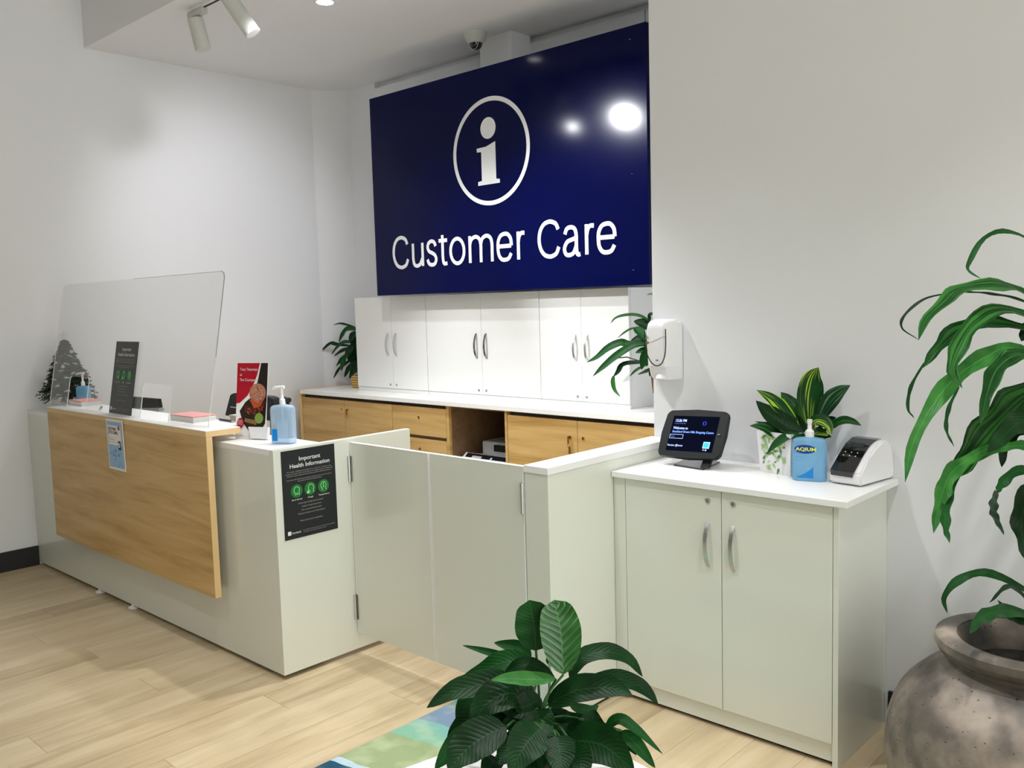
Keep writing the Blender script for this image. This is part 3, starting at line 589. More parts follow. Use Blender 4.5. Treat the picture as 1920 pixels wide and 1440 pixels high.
b.rect('small_display', .015, .046, .07, .07); b.done({'button_marks': WHP, 'small_display': mat('lcd_dark', (.02, .03, .03), .1)})
# white planter with variegated plant
p = thing('variegated_plant', 'yellow-striped dark green plant in a white square planter on the right cabinet', 'plant', (1.665, 1.085, ZT))
ang = math.radians(-13); R2 = Matrix.Rotation(ang, 3, 'Z'); F0 = V((1.705, 1.0, ZT)); dR = R2 @ V((0, 1, 0)); dL = R2 @ V((-1, 0, 0))
s1 = .145
bm = bmesh.new(); o_ = off(p); cc = F0 + dR * s1 / 2 + dL * s1 / 2
def sq(sc, z): return [cc + (q - cc) * sc + V((0, 0, z)) for q in (F0, F0 + dR * s1, F0 + dR * s1 + dL * s1, F0 + dL * s1)]
rings = [[bm.verts.new(q - o_) for q in sq(sc, z)] for sc, z in ((.92, 0), (1.04, .15), (.96, .15), (.94, .13))]
for a, c in zip(rings, rings[1:]):
    for k in range(4): bm.faces.new((a[k], a[(k + 1) % 4], c[(k + 1) % 4], c[k]))
bm.faces.new(rings[0]); fin('planter', bm, WHP, p)
prism('potting_mix', sq(.94, .128), (0, 0, -.01), SOIL, p)
B0, B1 = cc + (F0 - cc) * .92, cc + (F0 + dL * s1 - cc) * .92
T0, T1 = cc + (F0 - cc) * 1.04 + V((0, 0, .15)), cc + (F0 + dL * s1 - cc) * 1.04 + V((0, 0, .15))
Yv = ((T0 + T1) / 2 - (B0 + B1) / 2).normalized(); b = Board(B1, B0 - B1, Yv, p, .0012)
for i in range(46):
    cx, cy, a, l_ = random.uniform(.015, .118), random.uniform(.012, .135), random.uniform(0, 6.28), random.uniform(.010, .022); c_, s_ = math.cos(a), math.sin(a)
    b.poly('leaf_print' if i % 3 else 'leaf_print_dark', [(cx + l_ * c_, cy + l_ * s_), (cx - s_ * l_ * .3, cy + c_ * l_ * .3), (cx - l_ * .5 * c_, cy - l_ * .5 * s_), (cx + s_ * l_ * .3, cy - c_ * l_ * .3)], 1 + (i % 5) * .3)
b.done({'leaf_print': mat('print_leaf_green', (.40, .62, .22), .5), 'leaf_print_dark': mat('print_leaf_dark', (.10, .26, .06), .5)})
def zz(ox, oy, s): return lambda x, y: (ox + x / s, oy + y / s)
Z4 = zz(1390, 680, 6.26)
def plant_leaves(P, Zf, sc, rows, par, plane, prof, stemM=STEM, fold=.16):
    for pts, w_, M, y0, y1 in rows:
        n = len(pts); P3 = []
        for i, (x, y) in enumerate(pts):
            u, v = Zf(x, y); P3.append(plane(u, v, y0 + (y1 - y0) * i / (n - 1)))
        d = (P3[n // 2] - CAM).dot(FW); leaf(P3, w_ / sc * d / FPX * (1.2 if prof is lance else 1.0), M, par, prof, fold=fold)
plY = lambda u, v, y: at(u, v, 'y', y)
plant_leaves(p, Z4, 6.26, [
    ([(790, 760), (790, 450), (830, 200), (905, 55)], 250, LF_V, 1.08, 1.09),
    ([(880, 740), (1020, 480), (1150, 350), (1280, 265)], 165, LF_G, 1.08, 1.10),
    ([(960, 800), (1150, 700), (1280, 695), (1410, 740)], 110, LF_S, 1.07, 1.03),
    ([(700, 820), (500, 580), (350, 430), (180, 320)], 150, LF_V, 1.08, 1.06),
    ([(740, 840), (500, 720), (310, 590), (170, 445)], 200, LF_D, 1.06, 1.02),
    ([(750, 780), (630, 560), (540, 440), (465, 345)], 150, LF_S, 1.10, 1.12),
    ([(620, 920), (400, 840), (250, 760), (95, 740)], 110, LF_S, 1.05, .98),
    ([(760, 870), (560, 860), (410, 950), (295, 1075)], 85, LF_M, 1.03, .955),
    ([(780, 800), (880, 690), (1000, 730), (1060, 850)], 150, LF_V, 1.05, 1.0),
    ([(770, 860), (900, 830), (1020, 860)], 130, LF_V, 1.04, 1.0),
    ([(820, 930), (930, 880), (1060, 870)], 110, LF_M, 1.06, 1.03),
    ([(720, 800), (480, 760), (160, 690)], 70, LF_D, 1.07, 1.05),
    ([(900, 760), (1020, 680), (1110, 640)], 80, LF_D, 1.10, 1.12),
    ([(740, 900), (620, 880), (520, 930)], 130, LF_D, 1.06, 1.02),
    ([(760, 930), (700, 900), (600, 950)], 110, LF_M, 1.03, 1.0),
    ([(770, 820), (650, 700), (600, 600)], 130, LF_D, 1.09, 1.09)], p, plY, lance)
for dx in (-.03, 0, .025): tubeo('stem', [cc + V((dx, 0, .12)), cc + V((dx * 1.4, 0, .20))], .006, STEM, p)
c5 = at(1459, 885, 'z', ZT + .002); tubeo('fallen_leaf_stem', [c5, c5 + V((.0, 0, .03))], [.004, .006], BARK, p)

# wall dispenser
p = thing('soap_dispenser', 'white wall-mounted soap dispenser with a dark curved outline above the tablet', 'dispenser', (1.125, YW, 1.18))
dx0, dx1, dz0, dz1 = 1.035, 1.165, 1.185, 1.425; DD = .10
box('back_plate', (dx0, YW - .03, dz0), (dx1 + .002, YW - .0005, dz1 - .01), WHP, p, .008)
bm = bmesh.new(); L0 = off(p); secs = []
for z, d, i0 in ((1.185, .060, .008), (1.20, .072, .002), (1.235, .080, 0), (1.24, .088, 0), (1.32, .098, 0), (1.39, .100, .001), (1.41, .094, .004), (1.422, .078, .010), (1.427, .04, .016)):
    xs = [dx0 + i0, dx0 + i0 + .012, dx0 + .03, dx1 - .03, dx1 - i0 - .012, dx1 - i0]; ys = [YW - .028, YW - d * .8, YW - d, YW - d, YW - d * .8, YW - .028]
    secs.append([bm.verts.new(V((a, b_, z)) - L0) for a, b_ in zip(xs, ys)])
for a, c in zip(secs, secs[1:]):
    for k in range(5): bm.faces.new((a[k], a[k + 1], c[k + 1], c[k]))
    bm.faces.new((a[5], a[0], c[0], c[5]))
bm.faces.new(secs[0]); bm.faces.new(secs[-1]); fin('cover', bm, WHP, p, smooth=True)
# outline: a long U on the front
cx = (dx0 + dx1) / 2; U = []
for k in range(25):
    a = math.pi * k / 24; U.append(V((cx + .050 * math.cos(a), 0, 1.36 - .118 * math.sin(a) ** .8)))
def fy(z): return YW - (.0885 + (z - 1.24) * .118 if z < 1.32 else .0985 + (z - 1.32) * .03)
tubeo('dark_outline', [V((cx + .050, fy(1.39), 1.39))] + [V((q.x, fy(q.z) - .0005, q.z)) for q in U] + [V((cx - .050, fy(1.39), 1.39))], .0022, BLKM, p, 6)
b = Board((cx - .05, fy(1.24) , 1.24), (1, 0, 0), V((0, fy(1.36) - fy(1.24), .12)), p, .0015)
b.disc('red_mark', .014, .095, .006, 1, n=14); b.disc('grey_mark', .014, .116, .006, 1, n=14); b.line('grey_curve', [(.0, .095), (.03, .097), (.06, .108), (.085, .118), (.098, .120)], .002); b.text('blue_logo', 'deb', .045, .06, .022, .007, .03); b.text('grey_mark', 'hand hygiene', .010, .042, .080, .004)
b.done({'red_mark': mat('mark_red', (.5, .12, .12), .5), 'grey_mark': mat('mark_grey', (.4, .38, .42), .5), 'grey_curve': mat('mark_curve', (.25, .28, .28), .5), 'blue_logo': mat('mark_blue', (.12, .10, .45), .5)})
lathe('push_tab', [(0, 0), (.022, .001), (.019, .010), (.012, .017), (0, .020)], WHP, p, (cx + .005, YW - .070, 1.190), 20)

# ================================================================ BACK BENCH
YN, ZB = 1.816, .915
tag(box('bench_worktop', (-2.499, YN - .012, .887), (1.018, YB - .001, ZB), LAMS, None, .0015), 'long white worktop on the oak bench along the back wall', 'worktop')
tag(box('bench_end_panel', (-2.516, YN - .012, 0), (-2.5, YB - .01, ZB + .003), OAKE, None, .001), 'oak end panel closing the left end of the back bench', 'panel')
def carcass(p, x0, x1, M=OAK):
    box('carcass', (x0, YN + .022, .08), (x1, YB - .003, .864), DKW, p, 0); box('gap_shade_strip', (x0, YN + .03, .865), (x1, YN + .05, .886), GAP, p, 0); box('plinth', (x0 + .01, YN + .06, 0), (x1 - .01, YN + .08, .08), BLKM, p, 0)  # dark strip below the worktop stands in for the shade in the gap
def keys(x, y, z, parent, long_=False):
    k = box('key', (x - .002, y - .02, z - .035), (x + .002, y - .008, z + .006), BRASS, parent, .0005); tubeo('key_ring', [V((x + .008 * math.cos(a * .7), y - .016, z - .045 + .010 * math.sin(a * .7))) for a in range(10)], .0012, BRASS, parent, 5)
    if long_: box('key', (x + .004, y - .018, z - .09), (x + .016, y - .012, z - .05), BRASS, parent, .0005)
p = thing('base_cabinet', 'oak double-door base cabinet at the left end of the back bench', 'cabinet', (-1.98, 2.09, 0)); carcass(p, -2.498, -1.465)
for x0, x1, lx, kk in ((-2.496, -1.9855, -2.015, 0), (-1.9825, -1.4655, -1.945, 1)):
    d = box('door', (x0, YN, .09), (x1, YN + .018, .863), OAK, p, .001); lock(lx, YN, .80, BRASS, d, .007)
    if kk: keys(lx, YN, .80, d)
p = thing('drawer_unit', 'oak drawer unit left of the open bay in the back bench', 'drawers', (-1.2, 2.09, 0)); carcass(p, -1.463, -.945)
for z0, z1 in ((.682, .863), (.40, .660), (.09, .378)): d = box('drawer', (-1.4615, YN, z0), (-.9465, YN + .018, z1), OAK, p, .001); lock(-1.2, YN, z1 - .065, BRASS, d, .008)
p = thing('open_bay', 'open dark bay of the back bench that holds the copier', 'cabinet', (-.68, 2.09, 0))
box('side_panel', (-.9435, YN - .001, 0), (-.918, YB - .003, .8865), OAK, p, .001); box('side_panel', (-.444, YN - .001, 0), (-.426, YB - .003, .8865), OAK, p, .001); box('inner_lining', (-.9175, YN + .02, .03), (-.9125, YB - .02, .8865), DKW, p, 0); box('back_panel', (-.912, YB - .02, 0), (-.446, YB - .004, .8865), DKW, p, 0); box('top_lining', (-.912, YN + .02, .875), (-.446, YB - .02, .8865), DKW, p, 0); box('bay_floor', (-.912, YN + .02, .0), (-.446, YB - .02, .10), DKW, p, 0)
p = thing('base_cabinet', 'oak double-door base cabinet right of the open bay in the back bench', 'cabinet', (.1, 2.09, 0)); carcass(p, -.424, .615)
for x0, x1, lx, kk in ((-.422, .0935, .045, 1), (.0965, .613, .135, 0)):
    d = box('door', (x0, YN, .09), (x1, YN + .018, .863), OAK, p, .001); lock(lx, YN, .772, BRASS, d, .008)
    if kk: keys(lx - .004, YN, .772, d, True)
p = thing('base_cabinet', 'oak base cabinet at the right end of the bench, mostly behind the partition', 'cabinet', (.8, 2.09, 0)); carcass(p, .617, 1.018); box('door', (.619, YN, .09), (1.017, YN + .018, .863), OAK, p, .001)
# copier in the bay
p = thing('office_copier', 'white and black office copier standing in the open bench bay', 'printer', (-.66, 2.0, .1))
box('body', (-.885, 1.88, .105), (-.47, 2.30, .50), WHPG, p, .01); box('scanner_unit', (-.875, 1.86, .52), (-.475, 2.30, .565), WHP, p, .01); box('document_feeder', (-.82, 2.0, .565), (-.475, 2.30, .655), WHPG, p, .012); box('feeder_tray', (-.70, 1.98, .60), (-.478, 1.998, .64), BLACK, p, .003)
prism('control_panel', [(-.89, 1.835, .505), (-.475, 1.835, .505), (-.475, 1.93, .575), (-.89, 1.93, .575)], (0, -.003, .012), WHP, p, .002); prism('panel_glass', [(-.865, 1.835, .520), (-.48, 1.835, .520), (-.48, 1.92, .583), (-.865, 1.92, .583)], (0, -.001, .0035), BLKG, p)
b = Board((-.865, 1.8335, .5245), (1, 0, 0), V((0, .085, .063)), p, .0012); b.rect('blue_buttons', .20, .045, .225, .06); b.rect('blue_buttons', .215, .07, .23, .085); b.rect('grey_screen', .06, .04, .14, .085); b.done({'blue_buttons': LBLUE, 'grey_screen': GREY})
# upper cabinets
YU = 2.0304
def upper(x0, xm, x1, label, HM, ztop=1.574):
    p = thing('wall_cabinet', label, 'cabinet', ((x0 + x1) / 2, 2.2, ZB), 'white cabinets on the back bench')
    box('carcass', (x0 + .0005, YU + .020, ZB + .0005), (x1 - .0005, YB - .002, ztop), LAMS, p, .001); box('bottom_rail', (x0 + .001, YU + .004, ZB + .0005), (x1 - .001, YU + .0195, ZB + .024), LAMS, p, .0006)
    for a, c, hx in ((x0 + .001, xm - .001, xm - .045), (xm + .001, x1 - .001, xm + .04)):
        d = box('door', (a, YU, ZB + .026), (c, YU + .018, ztop), LAMS, p, .0008); bow_handle(hx, YU, 1.165, 1.325, HM, d, .024, .013); lock(hx + (.012 if hx < xm else -.008), YU, .968, SILV, d, .008)
upper(-2.098, -1.695, -1.339, 'white double-door cabinet at the left end, beside the leafy plant', SILV)
upper(-1.337, -.827, -.345, 'wide white double-door cabinet with dark handles, middle of three', CHR)
upper(-.343, -.034, .293, 'narrow white double-door cabinet at the right end, behind the drooping leaves', SILV)

# ================================================================ SIGN
p = thing('customer_care_sign', 'large navy sign with a white information symbol above the cabinets', 'sign', (-.61, 1.935, 1.585))
SX0, SX1, SZ0, SZ1, SYs = -1.7097, .4955, 1.5823, 2.8877, 1.9304
box('sign_board', (SX0, SYs, SZ0), (SX1, SYs + .03, SZ1), NAVY, p, .001); box('mounting_rail', (SX0 + .1, SYs + .031, 2.17), (SX1 - .2, 2.2, 2.23), EDGE, p, .001)
b = Board((0, SYs, 0), (1, 0, 0), (0, 0, 1), p, .0015)
b.ring('symbol_ring', -.606, 2.40, .287, .313)
b.disc('symbol_dot', -.618, 2.535, .062, n=40)
b.poly('symbol_stem', [(-.712, 2.210), (-.534, 2.210), (-.534, 2.232), (-.562, 2.236), (-.562, 2.452), (-.640, 2.430), (-.716, 2.428), (-.716, 2.406), (-.680, 2.404), (-.680, 2.236), (-.712, 2.232)])
GL = {'C': [('c', [(.97, .76), (.86, .92), (.66, .99), (.5, 1), (.26, .94), (.07, .76), (0, .5), (.07, .24), (.26, .06), (.5, 0), (.66, .01), (.86, .08), (.99, .26)])],
      'u': [('c', [(0, 1), (0, .65), (0, .32), (.10, .08), (.38, 0), (.72, .08), (.95, .32)]), ('l', [(1, 1), (1, -.02)])],
      's': [('c', [(.95, .78), (.8, .94), (.5, 1), (.17, .92), (.06, .74), (.22, .58), (.55, .50), (.85, .40), (.98, .23), (.83, .05), (.5, 0), (.17, .06), (.0, .24)])],
      't': [('c', [(.42, 1.06), (.42, .6), (.42, .22), (.55, .02), (.95, .02)]), ('l', [(-.05, .86), (1, .86)])],
      'o': [('c', [(.5 + .5 * math.cos(a * math.pi / 10), .5 + .5 * math.sin(a * math.pi / 10)) for a in range(21)])],
      'm': [('l', [(0, 1.05), (0, -.04)]), ('c', [(0, .66), (.08, .9), (.27, 1), (.44, .9), (.5, .66), (.5, .3), (.5, -.04)]), ('c', [(.5, .66), (.58, .9), (.77, 1), (.94, .9), (1, .66), (1, .3), (1, -.04)])],
      'e': [('l', [(.02, .53), (.97, .53)]), ('c', [(1, .53), (.95, .80), (.75, .97), (.5, 1), (.22, .94), (.04, .75), (0, .5), (.05, .22), (.24, .04), (.5, 0), (.78, .05), (.97, .24)])],
      'r': [('l', [(0, 1.05), (0, -.04)]), ('c', [(0, .62), (.2, .86), (.55, .98), (1.1, .98)])],
      'a': [('c', [(.04, .76), (.18, .95), (.45, 1), (.70, .93), (.80, .72), (.80, .4), (.82, .12), (.90, 0), (1.06, .01)]), ('c', [(.80, .60), (.5, .55), (.18, .47), (0, .24), (.10, .04), (.35, 0), (.62, .08), (.80, .32)])]}
WT = .0235
def ribbon(key, pts, wd, lift=1):
    q = b.bm(key); o_ = off(p); L_, R_ = [], []
    for i, a in enumerate(pts):
        t_ = (pts[min(i + 1, len(pts) - 1)] - pts[max(i - 1, 0)]); t_ = t_.normalized(); n_ = V((-t_.y, t_.x, 0)) * wd / 2
        L_.append(q.verts.new(b.P(a.x + n_.x, a.y + n_.y, lift) - o_)); R_.append(q.verts.new(b.P(a.x - n_.x, a.y - n_.y, lift) - o_))
    for i in range(len(pts) - 1): q.faces.new((L_[i], R_[i], R_[i + 1], L_[i + 1]))
for gi, (ch, x0, x1, zt, zb) in enumerate([('C', -1.531, -1.363, 1.966, 1.750), ('u', -1.336, -1.220, 1.920, 1.752), ('s', -1.199, -1.092, 1.924, 1.752), ('t', -1.086, -.988, 1.945, 1.752), ('o', -.983, -.840, 1.924, 1.750), ('m', -.812, -.601, 1.924, 1.752), ('e', -.576, -.444, 1.924, 1.750), ('r', -.414, -.345, 1.922, 1.752),
      ('C', -.254, -.085, 1.966, 1.750), ('a', -.070, .058, 1.924, 1.750), ('r', .085, .155, 1.924, 1.752), ('e', .165, .297, 1.924, 1.750)]):
    h_ = WT / 2
    for si, (kd, q) in enumerate(GL[ch]):
        P_ = [V((x0 + h_ + a * (x1 - x0 - WT), zb + h_ + c * (zt - zb - WT), 0)) for a, c in q]
        ribbon('letter#%d' % gi, catmull(P_, len(P_) * 4) if kd == 'c' else P_, WT, 1 + .35 * si)
b.done({'symbol_ring': WHV, 'symbol_dot': WHV, 'symbol_stem': WHV, 'letter': WHV})
for z in (1.66, 2.15, 2.82):
    for xx in (.40,): lathe('screw_cap', [(0, 0), (.004, 0), (.004, .002), (0, .003)], SILV, p, (xx, SYs - .003, z), 8)

# dome camera
p = thing('dome_camera', 'white dome security camera on the ceiling above the navy sign', 'camera', (-.845, 2.08, ZC))
lathe('housing', [(0, 0), (.072, 0), (.072, -.008), (.060, -.045), (.045, -.062), (0, -.062)], mat('camera_housing', (.55, .56, .52), .4), p, (-.845, 2.08, ZC), 28)
lathe('dome', [(.040, -.060), (.038, -.078), (.028, -.092), (.014, -.099), (0, -.101)], BLKG, p, (-.845, 2.08, ZC), 24)
tubeo('lens_bracket', [(-.845 + .041 * math.sin(a / 10 * math.pi - math.pi / 2), 2.06, ZC - .06 - .042 * math.cos(a / 10 * math.pi - math.pi / 2)) for a in range(11)], .002, WHPG, p, 6)

# ================================================================ LIGHTS
LENS = mat('lamp_lens', (1, .98, .96), .4, emit=14)
CANM = mat('lamp_can', (.60, .61, .57), .45)
def track_light(label, top, aim, power, size=60, hang=.09, col=(.96, .98, 1), blend=.7, r_=.042, ln=.17, rec=True):
    top = V(top); p = thing('track_spotlight', label, 'spotlight', top, 'ceiling track spotlights')
    d = (V(aim) - (top - V((0, 0, hang)))).normalized(); c0 = top - V((0, 0, hang))
    box('track_adaptor', (top.x - .08, top.y - .017, top.z - .03), (top.x + .08, top.y + .017, top.z), CANM, p, .002)
    tubeo('bracket', [top - V((0, 0, .03)), c0 + V((0, 0, .01))], .012, WHP, p, 10)
    a, b_ = c0 - d * ln * .35, c0 + d * ln * .65
    bm = bmesh.new(); ow = off(p); tube(bm, [q - ow for q in (a, a + d * .001, a + d * .004, b_ - d * .002, b_, b_ - d * .002, b_ - d * .035)], [.001, r_ * .92, r_, r_, r_ * .97, r_ * .90, r_ * .88], 28); fin('lamp_can', bm, CANM, p, smooth=True)
    le = b_ - d * .03 if rec else b_ - d * .004
    bm = bmesh.new(); tube(bm, [le - d * .002 - off(p), le - off(p)], r_ * .84, 20); fin('lens', bm, LENS, p)
    if power: spot('track_lamp', b_ + d * .02, aim, power, size, blend, r_ * .8, col)
    return p
tk = thing('light_track', 'white lighting track under the ceiling carrying two spotlights', 'track', (-.2, .62, ZC - .001))
box('rail', (-1.60, .60, ZC - .018), (1.0, .64, ZC - .001), WHP, tk, .001); box('slot', (-1.52, .613, ZC - .0195), (1.0, .627, ZC - .018), BLKM, tk, 0)
track_light('white cylinder spotlight nearest the left wall, tilted towards the back', (-1.52, .62, ZC - .0198), (-1.15, 1.1, 0), 60, 80, .10)
track_light('white cylinder spotlight right of the bright one, cut by the top edge', (-1.13, .62, ZC - .0198), (-.2, 1.7, .8), 60, 80, .075, ln=.24)
track_light('white cylinder spotlight on the track above the gate', (.15, .62, ZC - .0198), (.3, .9, 0), 70, 85)
track_light('white cylinder spotlight on the track aimed at the left wall', (-.5, .62, ZC - .0198), (XL, 1.35, 2.0), 55, 58, .06, (.93, .91, 1), 1)
# second track on the high ceiling, seen mirrored in the sign
tk = thing('light_track', 'white lighting track on the high ceiling in front of the counter', 'track', (-.5, -1.1, 3.449)); box('rail', (-2.5, -1.13, 3.43), (1.5, -1.09, 3.449), WHP, tk, .001)
track_light('spotlight on the front track nearest the left wall', (-2.42, -1.11, 3.43), (.1, 1.93, 1.6), 14, 40, .22, rec=False)
track_light('spotlight on the front track, second from the left wall', (-1.80, -1.11, 3.43), (.40, 1.93, 1.75), 260, 30, .22, rec=False)
def downlight(label, x, y, z, power, size=110, col=(.98, .985, 1), aim=None):
    p = thing('downlight', label, 'downlight', (x, y, z), 'recessed ceiling downlights')
    lathe('trim_ring', [(.045, -.001), (.062, -.001), (.062, -.006), (.047, -.006)], WHP, p, (x, y, z), 24); lathe('lens', [(0, -.003), (.045, -.003)], LENS, p, (x, y, z), 20)
    spot('downlight_lamp', (x, y, z - .03), aim or (x, y, 0), power, size, .8, .05, col)
downlight('round recessed downlight at the top edge above the counter gate', -.985, 1.075, ZC, 45, 110)
downlight('round recessed downlight above the right cabinet', 1.62, .45, 3.45, 80, 80)
downlight('added round downlight, out of view above the low partition and back bench', .35, 1.40, ZC, 40, 105)  # unseen lamp added to light the bench and partition
downlight('added round downlight, out of view above the rug', 1.0, -.5, 3.45, 75, 105)  # unseen lamp added to light the rug area
downlight('added round downlight, out of view beside the dracaena', 2.7, -.1, 3.45, 80, 90)  # unseen lamp added to light the right-hand corner
downlight('added round downlight, out of view over the open floor before the counter', .2, -1.7, 3.45, 42, 100)  # unseen lamp added to brighten the front floor

# ================================================================ BACK PLANTS
Z7 = zz(580, 590, 9.6)
p = thing('leafy_plant', 'leafy green plant in a woven pot left of the white cabinets', 'plant', (-2.25, 2.18, ZB))
lathe('woven_pot', [(0, 0), (.055, 0), (.065, .03), (.060, .09), (.055, .09), (.05, .075), (0, .075)], mat('wicker', (.50, .30, .08), .8), p, (-2.235, 2.16, ZB), 20)
for k in range(5): tubeo('woven_band', [V((-2.235 + (.067 - abs(k - 2) * .002) * math.cos(a * math.pi / 8), 2.16 + (.067 - abs(k - 2) * .002) * math.sin(a * math.pi / 8), ZB + .012 + k * .018)) for a in range(17)], .006, mat('wicker_band', (.60, .38, .12), .8), p, 6)
tubeo('stem', [(-2.235, 2.16, ZB + .07), (-2.24, 2.17, ZB + .22), (-2.23, 2.18, ZB + .42)], [.012, .010, .006], BARK, p)
plant_leaves(p, Z7, 9.6, [
    ([(860, 240), (660, 180), (540, 160), (425, 190)], 45, LF_D, 2.18, 2.16), ([(860, 280), (700, 260), (600, 360), (530, 500)], 120, LF_M, 2.16, 2.14),
    ([(850, 260), (760, 260), (650, 220)], 100, LF_M, 2.16, 2.2), ([(870, 330), (780, 400), (720, 480)], 170, LF_D, 2.14, 2.12),
    ([(820, 500), (620, 500), (500, 590), (395, 720)], 85, LF_M, 2.15, 2.12), ([(800, 570), (500, 540), (390, 520), (270, 610), (110, 795)], 80, LF_D, 2.18, 2.14),
    ([(800, 600), (600, 650), (440, 750)], 90, LF_D, 2.14, 2.1), ([(820, 680), (620, 780), (480, 930)], 110, LF_D, 2.16, 2.14),
    ([(800, 660), (660, 760), (600, 880), (580, 1020)], 120, LF_M, 2.12, 2.08), ([(820, 780), (560, 960), (430, 1155)], 80, LF_D, 2.17, 2.15),
    ([(840, 830), (710, 980), (630, 1130)], 110, LF_D, 2.13, 2.1), ([(860, 860), (800, 1000), (720, 1150)], 140, LF_D, 2.12, 2.1), ([(860, 480), (780, 680), (700, 850)], 220, LF_D, 2.15, 2.12),
    ([(870, 280), (830, 480), (760, 640)], 200, LF_D, 2.17, 2.14), ([(850, 600), (820, 850), (840, 1050)], 180, LF_D, 2.16, 2.14), ([(800, 560), (730, 640), (640, 700)], 150, LF_D, 2.13, 2.1)], p, plY, lily)
Z6 = zz(1090, 545, 7.02)
p = thing('drooping_plant', 'green plant with long drooping leaves at the right end of the bench', 'plant', (.56, 1.98, ZB))
lathe('plant_pot', [(0, 0), (.06, 0), (.08, .12), (.074, .12), (.066, .10), (0, .10)], WHP, p, (.60, 2.02, ZB), 24)
s0 = at(1227, 735, 'y', 1.98); s1_ = at(1224, 700, 'y', 1.96); s2 = at(1222, 640, 'y', 1.94); tubeo('stem', [(.60, 2.02, ZB + .09), s0, s1_, s2], [.014, .012, .012, .008], BARK, p)
plant_leaves(p, Z6, 7.02, [
    ([(950, 430), (780, 335), (620, 318), (460, 355), (385, 430)], 50, LF_M, 1.95, 1.90), ([(960, 520), (820, 440), (690, 400)], 170, LF_D, 1.95, 1.93), ([(700, 480), (780, 560), (850, 670)], 130, LF_M, 1.90, 1.88),
    ([(960, 540), (900, 640), (870, 780)], 120, LF_L, 1.90, 1.86), ([(720, 480), (600, 530), (475, 625)], 32, LF_M, 1.93, 1.9), ([(830, 730), (600, 705), (510, 690), (350, 760), (200, 880), (70, 945)], 120, LF_M, 1.93, 1.86),
    ([(900, 700), (680, 730), (450, 870), (280, 1010), (150, 1130)], 115, LF_M, 1.92, 1.84), ([(900, 940), (570, 965), (480, 1070), (425, 1130)], 75, LF_D, 1.92, 1.88), ([(430, 1110), (415, 1200), (440, 1310), (515, 1400)], 60, LF_L, 1.88, 1.86),
    ([(890, 770), (830, 890), (790, 1040)], 130, LF_M, 1.88, 1.86), ([(960, 780), (890, 900), (850, 1000)], 100, LF_M, 1.87, 1.85), ([(850, 980), (720, 1050), (635, 1130)], 42, LF_M, 1.9, 1.88),
    ([(950, 1020), (860, 1060), (740, 1105)], 55, LF_D, 1.9, 1.88), ([(900, 680), (760, 640), (640, 680)], 130, LF_D, 1.95, 1.93), ([(900, 760), (800, 790), (710, 820)], 90, LF_L, 1.93, 1.9), ([(960, 640), (880, 760), (900, 900)], 120, LF_D, 1.93, 1.93),
    ([(960, 300), (900, 330), (900, 420)], 60, LF_D, 1.9, 1.9), ([(980, 60), (920, 45), (860, 55)], 35, LF_L, 1.9, 1.9), ([(960, 1000), (920, 1060), (900, 1130)], 70, LF_D, 1.93, 1.92)], p, plY, lily)
tubeo('petiole', [at(*Z6(940, 930), 'y', 1.93), at(*Z6(750, 920), 'y', 1.92), at(*Z6(600, 875), 'y', 1.9), at(*Z6(480, 885), 'y', 1.89)], .0035, STEM, p, 6)

# ================================================================ DRACAENA IN STONE POT (right)
PC = at(1925, 1300, 'y', .74); PC.z = 0
STONE = bpy.data.materials.new('weathered_stone'); STONE.use_nodes = True; M = STONE; bS = M.node_tree.nodes['Principled BSDF']; bS.inputs['Roughness'].default_value = .55
tc = nd(M, 'ShaderNodeTexCoord'); n1 = nd(M, 'ShaderNodeTexNoise'); n1.inputs['Scale'].default_value = 5; n1.inputs['Detail'].default_value = 6; lk(M, tc.outputs['Object'], n1.inputs['Vector'])
r1 = ramp(M, [(.36, (.035, .032, .026)), (.5, (.13, .11, .09)), (.66, (.36, .30, .24))]); lk(M, n1.outputs['Fac'], r1.inputs['Fac'])
n2 = nd(M, 'ShaderNodeTexVoronoi'); n2.inputs['Scale'].default_value = 45; lk(M, tc.outputs['Object'], n2.inputs['Vector']); r2 = ramp(M, [(.0, (0, 0, 0)), (.16, (1, 1, 1))]); lk(M, n2.outputs['Distance'], r2.inputs['Fac'])
mxx = nd(M, 'ShaderNodeMix', data_type='RGBA', blend_type='MULTIPLY'); mxx.inputs['Factor'].default_value = .45; lk(M, r1.outputs['Color'], mxx.inputs['A']); lk(M, r2.outputs['Color'], mxx.inputs['B']); lk(M, mxx.outputs['Result'], bS.inputs['Base Color'])
bpn = nd(M, 'ShaderNodeBump'); bpn.inputs['Strength'].default_value = .6; bpn.inputs['Distance'].default_value = .006; lk(M, r2.outputs['Color'], bpn.inputs['Height']); lk(M, bpn.outputs['Normal'], bS.inputs['Normal'])
p = thing('potted_dracaena', 'tall plant with long drooping strap leaves in a big round stone pot', 'plant', PC)
lathe('pot', [(0, 0)] + [(q.x, q.y) for q in catmull([V((a, c, 0)) for a, c in [(.27, 0), (.312, .04), (.345, .12), (.358, .22), (.350, .30), (.318, .38), (.262, .44), (.215, .475), (.196, .495)]], 40)] + [(.196, .505), (.222, .518), (.230, .535), (.226, .553), (.205, .562), (.175, .556), (.160, .53), (.158, .46), (0, .46)], STONE, p, PC, 64)
lathe('terracotta_rim', [(.231, .535), (.2285, .555), (.205, .565), (.174, .559)], STONE, p, PC, 64)
lathe('soil', [(0, .475), (.157, .470)], SOIL, p, PC, 24)
tr = PC + V((.06, .04, 0))
tubeo('cane', [tr + V((0, 0, .46)), tr + V((.01, 0, .8)), tr + V((.0, 0, 1.15)), tr + V((.02, 0, 1.62))], [.028, .024, .022, .016], BARK, p, 12)
